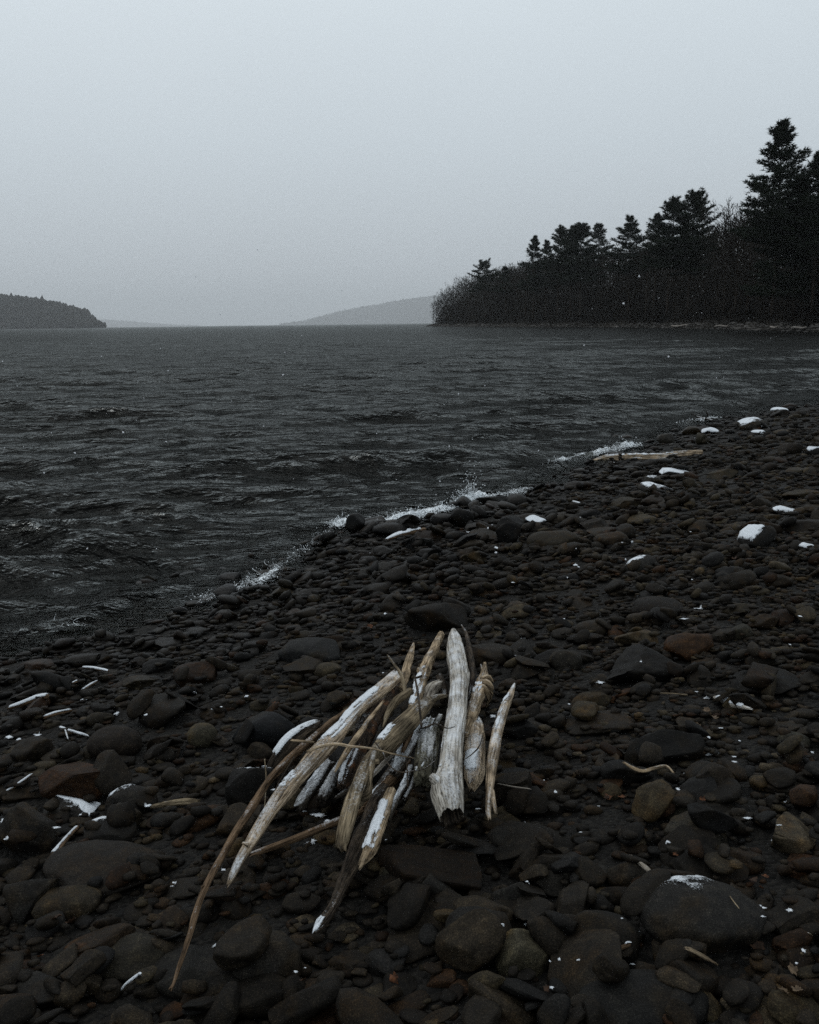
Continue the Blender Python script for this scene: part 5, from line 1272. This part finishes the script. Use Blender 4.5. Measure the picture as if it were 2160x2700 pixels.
# the crossing twigs of the trees behind, too fine to tell apart
nb = 150000
tt_ = rs.uniform(0.1, nT - 16, nb); oo_ = 4.5 + 46 * rs.rand(nb) ** 0.9
ii_ = np.clip(tt_.astype(int), 0, nT - 2); ff_ = (tt_ - ii_)[:, None]
pp_ = line[ii_] * (1 - ff_) + line[ii_ + 1] * ff_ + (nl[ii_] * (1 - ff_) + nl[ii_ + 1] * ff_) * oo_[:, None]
top_ = (canopy(pp_[:, 0], pp_[:, 1]) - fz(oo_)) * (0.90 + 0.16 * fbm(np.stack([pp_[:, 0] * 0.16, pp_[:, 1] * 0.16, pp_[:, 0] * 0], -1), 2) * 1.5)
top_ = top_ * np.clip(0.62 + (oo_ - 3) / 22, 0.62, 1)
low_ = np.arange(nb) < 45000                            # dense brush under the trees
oo_ = np.where(low_, 4.5 + (oo_ - 4.5) * 0.45, oo_)
pp_ = line[ii_] * (1 - ff_) + line[ii_ + 1] * ff_ + (nl[ii_] * (1 - ff_) + nl[ii_ + 1] * ff_) * oo_[:, None]
zz_ = fz(oo_) + top_ * np.where(low_, 0.42 * rs.rand(nb), rs.rand(nb) ** 0.85)
c0 = np.concatenate([pp_, zz_[:, None]], 1)
dv = rs.normal(size=(nb, 3)) * np.array([0.6, 0.6, 1.0]); dv[:, 2] = np.abs(dv[:, 2]) + 0.15
dv = dv / np.linalg.norm(dv, axis=1, keepdims=True) * rs.uniform(0.8, 1.9, (nb, 1))
sv = np.cross(dv, rs.normal(size=(nb, 3))); sv = sv / np.linalg.norm(sv, axis=1, keepdims=True) * rs.uniform(0.05, 0.15, (nb, 1)) * (1 + oo_ / 40)[:, None] * np.where(low_, 1.8, 1.1)[:, None]
VV.append(np.stack([c0 + sv, c0 - sv, c0 + dv], 1).reshape(-1, 3)); TT.append(np.arange(nb * 3).reshape(-1, 3) + nv); nv += nb * 3
wood_ = link('leafless_wood', mesh_np('leafless_wood', np.vstack(VV), np.vstack(TT), smooth=False), M_TWIG)
tag(wood_, 'dark leafless wood covering the slope on the right shore', 'wood', kind='stuff')

# pines standing out above it
def pine(name, label, px, top_py, D, width_px, seed, lo=0.30, flat_top=0.0, dens=1.0, droop=0.0, one_side=0.0, inl=14.0, lean=0.0, vis=110):
    rs_ = np.random.RandomState(seed)
    hz = 852.5 - 0.0127 * (px - 1080)
    d = ray(px, top_py); x = d.x / d.y * D
    base = float(fz(max(2.5, inl))) - 0.3
    top = CAM_H + d.z / d.y * D
    h = top - base - 0.05 * vis / FPX * D - 0.2; wd = width_px / FPX * D / 2
    root = bpy.data.objects.new(name, None); COL.objects.link(root); root.location = (x, D, base); root.empty_display_size = 1.0
    tag(root, label, 'pine tree', 'tall pines standing above the wood')
    n = 14; zz = np.linspace(0, h, n); bend = 0.012 * h * np.sin(zz / h * 3 + seed) + lean * (zz / h) ** 2
    C = np.stack([bend, 0.4 * bend, zz], -1)
    V, T, _, _ = tube(C, np.linspace(0.013 * h, 0.02, n), 8, seed, 0.03, 0.05)
    link('trunk', mesh_np('trunk', V, clean(T)), M_BARK, root)
    LV, LT = [], []; tc_, to_ = [], []
    vh = vis / FPX * D
    z = max(lo * h, h - 1.7 * vh)
    z0 = z
    while z < h * 0.985:
        t = (z - z0) / (h - z0)
        prof = max(min(1.0, (h - z) / vh), 0) ** (0.92 - 0.36 * flat_top) + 0.05
        nb = rs_.randint(6, 9)
        a0 = rs_.rand() * 6.28
        for k in range(nb):
            az = a0 + k * 6.283 / nb + rs_.normal() * 0.25
            L = wd * prof * rs_.choice((rs_.uniform(0.45, 0.8), rs_.uniform(0.75, 1.05), rs_.uniform(1.0, 1.25))) * (1 + one_side * math.cos(az))
            if rs_.rand() < 0.08: L *= 0.4
            el = 0.06 + 0.70 * t ** 2.2 - droop * (1 - t) + rs_.normal() * 0.17
            dirh = np.array([math.cos(az), math.sin(az), 0])
            b0 = np.array([np.interp(z, zz, C[:, 0]), np.interp(z, zz, C[:, 1]), min(z + rs_.normal() * 0.35, h)])
            ns = max(4, int(L / 0.42))
            prev = b0
            for j in range(1, ns + 1):
                u = j / ns
                p = b0 + dirh * L * u * math.cos(el) + np.array([0, 0, L * (u * math.sin(el) + 0.16 * u * u - 0.06 * u)])
                sd_ = np.array([dirh[1], -dirh[0], 0.0]); w0 = 0.05 * (1 - u) + 0.02
                kk = len(LV); LV.extend((prev + sd_ * w0, prev - sd_ * w0, p)); LT.append([kk, kk + 1, kk + 2])
                prev = p
                if u < 0.22: continue
                nt_ = int((2.4 + 3.4 * (u > 0.4)) * dens * 1.2 + rs_.rand())
                for _ in range(nt_):
                    lat = rs_.normal() * 0.26 * L * (1.1 - 0.75 * u)
                    c0 = p + sd_ * lat + np.array([rs_.normal() * .12, rs_.normal() * .12, 0.12 * abs(lat) + rs_.normal() * 0.15])
                    tc_.append(c0); to_.append(dirh * 0.8 + sd_ * (0.5 if lat > 0 else -0.5))
        z += (1.15 if t < 0.7 else 0.75) * (0.6 + 0.4 * D / 200) * rs_.uniform(0.7, 1.35)
    for _ in range(8):
        tc_.append(np.array([C[-1, 0], C[-1, 1], h * 0.985]) + rs_.normal(size=3) * np.array([.12, .12, .35])); to_.append(np.array([0, 0, 0.6]))
    c0 = np.repeat(np.array(tc_), 5, 0); od = np.repeat(np.array(to_), 5, 0); k = len(c0)
    v = od * rs_.uniform(0.1, 1.0, (k, 1)) + np.stack([rs_.normal(size=k) * .45, rs_.normal(size=k) * .45, rs_.uniform(-0.10, 0.75, k)], -1)
    v = v / (np.linalg.norm(v, axis=1, keepdims=True) + 1e-6) * rs_.uniform(0.28, 0.68, (k, 1)) * (1 + D / 700)
    s = np.cross(v, rs_.normal(size=(k, 3))); s = s / (np.linalg.norm(s, axis=1, keepdims=True) + 1e-6) * 0.055 * (1 + D / 700)
    V = np.stack([c0 + s, c0 - s, c0 + v], 1).reshape(-1, 3); T = np.arange(len(V)).reshape(-1, 3)
    cr = link('crown', mesh_np('crown', np.array(V), np.array(T), smooth=False), M_NEEDLE, root)
    tag(link('limbs', mesh_np('limbs', np.array(LV), np.array(LT), smooth=False), M_BARK, cr), kind='stuff')
    return root
pine('pine_tree', 'tallest pine, towering at the right edge', 2068, 310, 150, 222, 1, 0.40, dens=1.3, inl=10, vis=260)
pine('pine_tree', 'pine cut by the right edge beside the tallest one', 2172, 385, 146, 200, 2, 0.35, dens=1.4, inl=14, vis=220)
pine('pine_tree', 'dark pine filling in below the tallest pine', 2120, 470, 152, 240, 3, 0.15, dens=1.3, inl=12, vis=170)
pine('pine_tree', 'right and taller of the twin pines on the slope', 1833, 503, 215, 135, 4, 0.38, 0.6, inl=14, dens=1.2, vis=120)
pine('pine_tree', 'left of the twin pines on the slope', 1776, 516, 214, 120, 5, 0.42, 0.4, inl=14, dens=1.2, vis=105)
pine('pine_tree', 'slim pale pine just left of the twin pines', 1735, 556, 262, 66, 6, 0.45, 0.1, inl=25, vis=75)
pine('pine_tree', 'lone bushy pine standing left of the twins', 1664, 570, 276, 112, 7, 0.45, 0.3, inl=14, dens=1.2, vis=95)
pine('pine_tree', 'paler pine set back among the broad dark ones', 1582, 586, 372, 84, 8, 0.45, 0.3, inl=40, vis=75)
pine('pine_tree', 'broad round pine, right one of the dark middle group', 1536, 588, 326, 96, 9, 0.40, 0.8, inl=14, dens=1.3, vis=85)
pine('pine_tree', 'pine in the middle of the dark middle group', 1512, 594, 332, 74, 10, 0.40, 0.6, inl=14, dens=1.2, vis=80)
pine('pine_tree', 'left pine of the dark middle group', 1478, 595, 338, 84, 11, 0.40, 0.6, inl=14, dens=1.2, vis=80)
pine('pine_tree', 'narrow ragged pine with gaps between its limbs', 1410, 617, 366, 66, 12, 0.35, 0.2, one_side=-0.2, inl=10, vis=100)
pine('pine_tree', 'short leaning pine right of the narrow ragged one', 1442, 632, 366, 54, 13, 0.40, 0.3, inl=14, vis=70)
pine('pine_tree', 'small flat-topped pine near the point', 1279, 690, 440, 72, 14, 0.50, 0.9, inl=14, vis=40)
pine('pine_tree', 'tiny pine tip showing between the flat-topped and ragged pines', 1335, 702, 420, 40, 15, 0.5, 0.2, inl=20, vis=40)
# bare crowns that stand out below the tallest pine
for k, (px, py, D, lab) in enumerate([(1925, 540, 178, 'slender leafless tree left of the tallest pine'), (1958, 512, 172, 'leafless tree with upright twigs left of the tallest pine'), (1990, 510, 168, 'leafless tree touching the tallest pine, left side'), (1712, 600, 250, 'leafless tree between the lone pine and the twins'), (1388, 690, 385, 'leafless tree at the left of the narrow ragged pine'), (1236, 722, 470, 'rounded leafless tree left of the flat-topped pine')]):
    hz = 852.5 - 0.0127 * (px - 1080); d = ray(px, py); x = d.x / d.y * D
    base = 3.0; h = CAM_H + d.z / d.y * D - base
    V, T = bare_tree(300 + k, h, 0.7, 1.2)
    root = bpy.data.objects.new('bare_tree', None); COL.objects.link(root); root.location = (x, D, base); tag(root, lab, 'bare tree', 'leafless trees above the wood')
    link('crown', mesh_np('crown', V, T, smooth=False), M_TWIG, root)
    C = np.stack([np.zeros(8), np.zeros(8), np.linspace(0, h * 0.5, 8)], -1); V, T, _, _ = tube(C, np.linspace(.2, .1, 8), 8, k, 0.03, 0.05)
    link('trunk', mesh_np('trunk', V, clean(T)), M_BARK, root)

# ------------------------------------------------------------------ far hills and their woods
def far_hill(name, label, D, prof, depth, tree_h, ntree, seed, wname, lowpoly=False):
    """prof: (px, top py of the trees) seen from the beach"""
    xs, hs2 = [], []
    for px, py in prof:
        hz = 852.5 - 0.0127 * (px - 1080); xs.append(ray(px, hz).x / ray(px, hz).y * D); hs2.append(max(CAM_H + ray(px, py).z / ray(px, py).y * D - tree_h * 1.0, -1.0))
    xs, hs2 = np.array(xs), np.array(hs2)
    nx, ny = 90, 14
    X_, Q_ = np.meshgrid(np.linspace(xs[0], xs[-1], nx), np.linspace(0, 1, ny))
    H_ = np.interp(X_, xs, hs2) * np.sin(np.clip(Q_ * 1.15, 0, 1) * math.pi / 2) ** 0.9
    H_ += 0.05 * hs2.max() * fbm(np.stack([X_ / depth * 2, Q_ * 3, X_ * 0 + seed], -1), 3) * (Q_ > 0.1)
    H_ = np.where(Q_ == 0, -2.3, H_)
    Y_ = D + Q_ * depth * np.clip(np.interp(X_, xs, hs2) / hs2.max() + 0.15, 0.1, 1)
    idx_ = np.arange(nx * ny).reshape(ny, nx)
    T_ = np.stack([idx_[:-1, :-1], idx_[:-1, 1:], idx_[1:, 1:], idx_[1:, :-1]], -1).reshape(-1, 4)
    hl = link(name, mesh_np(name, np.stack([X_, Y_, H_], -1).reshape(-1, 3), T_), M_LITTER); tag(hl, kind='structure')
    r = np.random.RandomState(seed); V_, T2_ = [], []; nv_ = 0
    Vb, Tb = ico(1)
    for _ in range(ntree):
        i, q = r.rand() * (nx - 1.01), r.rand() * (ny - 1.01)
        if q < 0.15: q = 0.3
        a, b = int(q), int(i); fq, fi = q - a, i - b
        g = lambda A: (A[a, b] * (1 - fi) + A[a, b + 1] * fi) * (1 - fq) + (A[a + 1, b] * (1 - fi) + A[a + 1, b + 1] * fi) * fq
        th_ = tree_h * r.uniform(0.40, 1.12); w = th_ * r.uniform(0.25, 0.60)
        P = Vb * np.array([w, w, th_ * 0.5]) * (1 + 0.45 * r.normal(size=(len(Vb), 1)) * 0.6)
        if r.rand() < 0.4: P[:, :2] *= np.clip(0.9 - 0.6 * P[:, 2:3] / (th_ * 0.5), 0.1, 1.6)
        V_.append(P + np.array([g(X_), g(Y_), max(g(H_), 0.3) + th_ * 0.45])); T2_.append(Tb + nv_); nv_ += len(Vb)
    o_ = link(wname, mesh_np(wname, np.vstack(V_), np.vstack(T2_), smooth=False), M_FARWOOD)
    tag(o_, label, 'wood', kind='stuff')
far_hill('left_headland', 'dark wood on the headland across the lake, left edge', 3000, [(-500, 735), (-200, 752), (15, 779), (80, 793), (160, 812), (208, 832), (238, 848), (256, 866)], 600, 24, 2400, 4, 'headland_wood')
far_hill('far_ridge', 'hazy wood on the distant ridge beyond the point', 16500, [(735, 861), (790, 846), (860, 826), (940, 806), (1020, 789), (1115, 772), (1250, 752), (1500, 740), (1900, 760), (2400, 800)], 2200, 26, 2200, 6, 'ridge_wood')
far_hill('farthest_ridge', 'faintest wood on the farthest ridge, almost lost in haze', 22000, [(-400, 822), (0, 830), (200, 838), (330, 846), (440, 854), (520, 862)], 2000, 28, 1000, 8, 'farthest_wood')

# ------------------------------------------------------------------ falling snow
rs = np.random.RandomState(77)
VV, TT = [], []; nv = 0
for _ in range(460):
    d = ray(rs.uniform(-300, 2460), 640 + 900 * rs.rand()); t = 4 + 40 * rs.rand() ** 1.2
    p = d * t; z = CAM_H + p.z
    if z < 0.3 or (p.y < 2): continue
    drop(np.array([p.x, p.y, z]), rs.uniform(0.003, 0.006) * (1 + 0.02 * t))
o = link('falling_snow', mesh_np('falling_snow', np.vstack(VV), np.vstack(TT)), M_FLAKE)
tag(o, 'sparse snowflakes drifting through the air', 'snow', kind='stuff')

# ------------------------------------------------------------------ hazy snow-laden air
bm = bmesh.new(); bmesh.ops.create_cube(bm, size=1.0)
me = bpy.data.meshes.new('haze'); bm.to_mesh(me); bm.free()
hz_o = bpy.data.objects.new('haze', me); COL.objects.link(hz_o)
hz_o.scale = (54000, 25600, 640); hz_o.location = (0, 12200, 640 / 2 - 4.0)
mt = bpy.data.materials.new('haze_air'); mt.use_nodes = True; n = mt.node_tree; n.nodes.clear()
on = n.nodes.new('ShaderNodeOutputMaterial'); pv = n.nodes.new('ShaderNodeVolumePrincipled')
pv.inputs['Color'].default_value = (0.95, 0.975, 0.995, 1); pv.inputs['Density'].default_value = 0.00007; pv.inputs['Anisotropy'].default_value = 0.0
n.links.new(pv.outputs[0], on.inputs['Volume']); me.materials.append(mt)
tag(hz_o, 'thin snowy haze over the lake', kind='stuff')
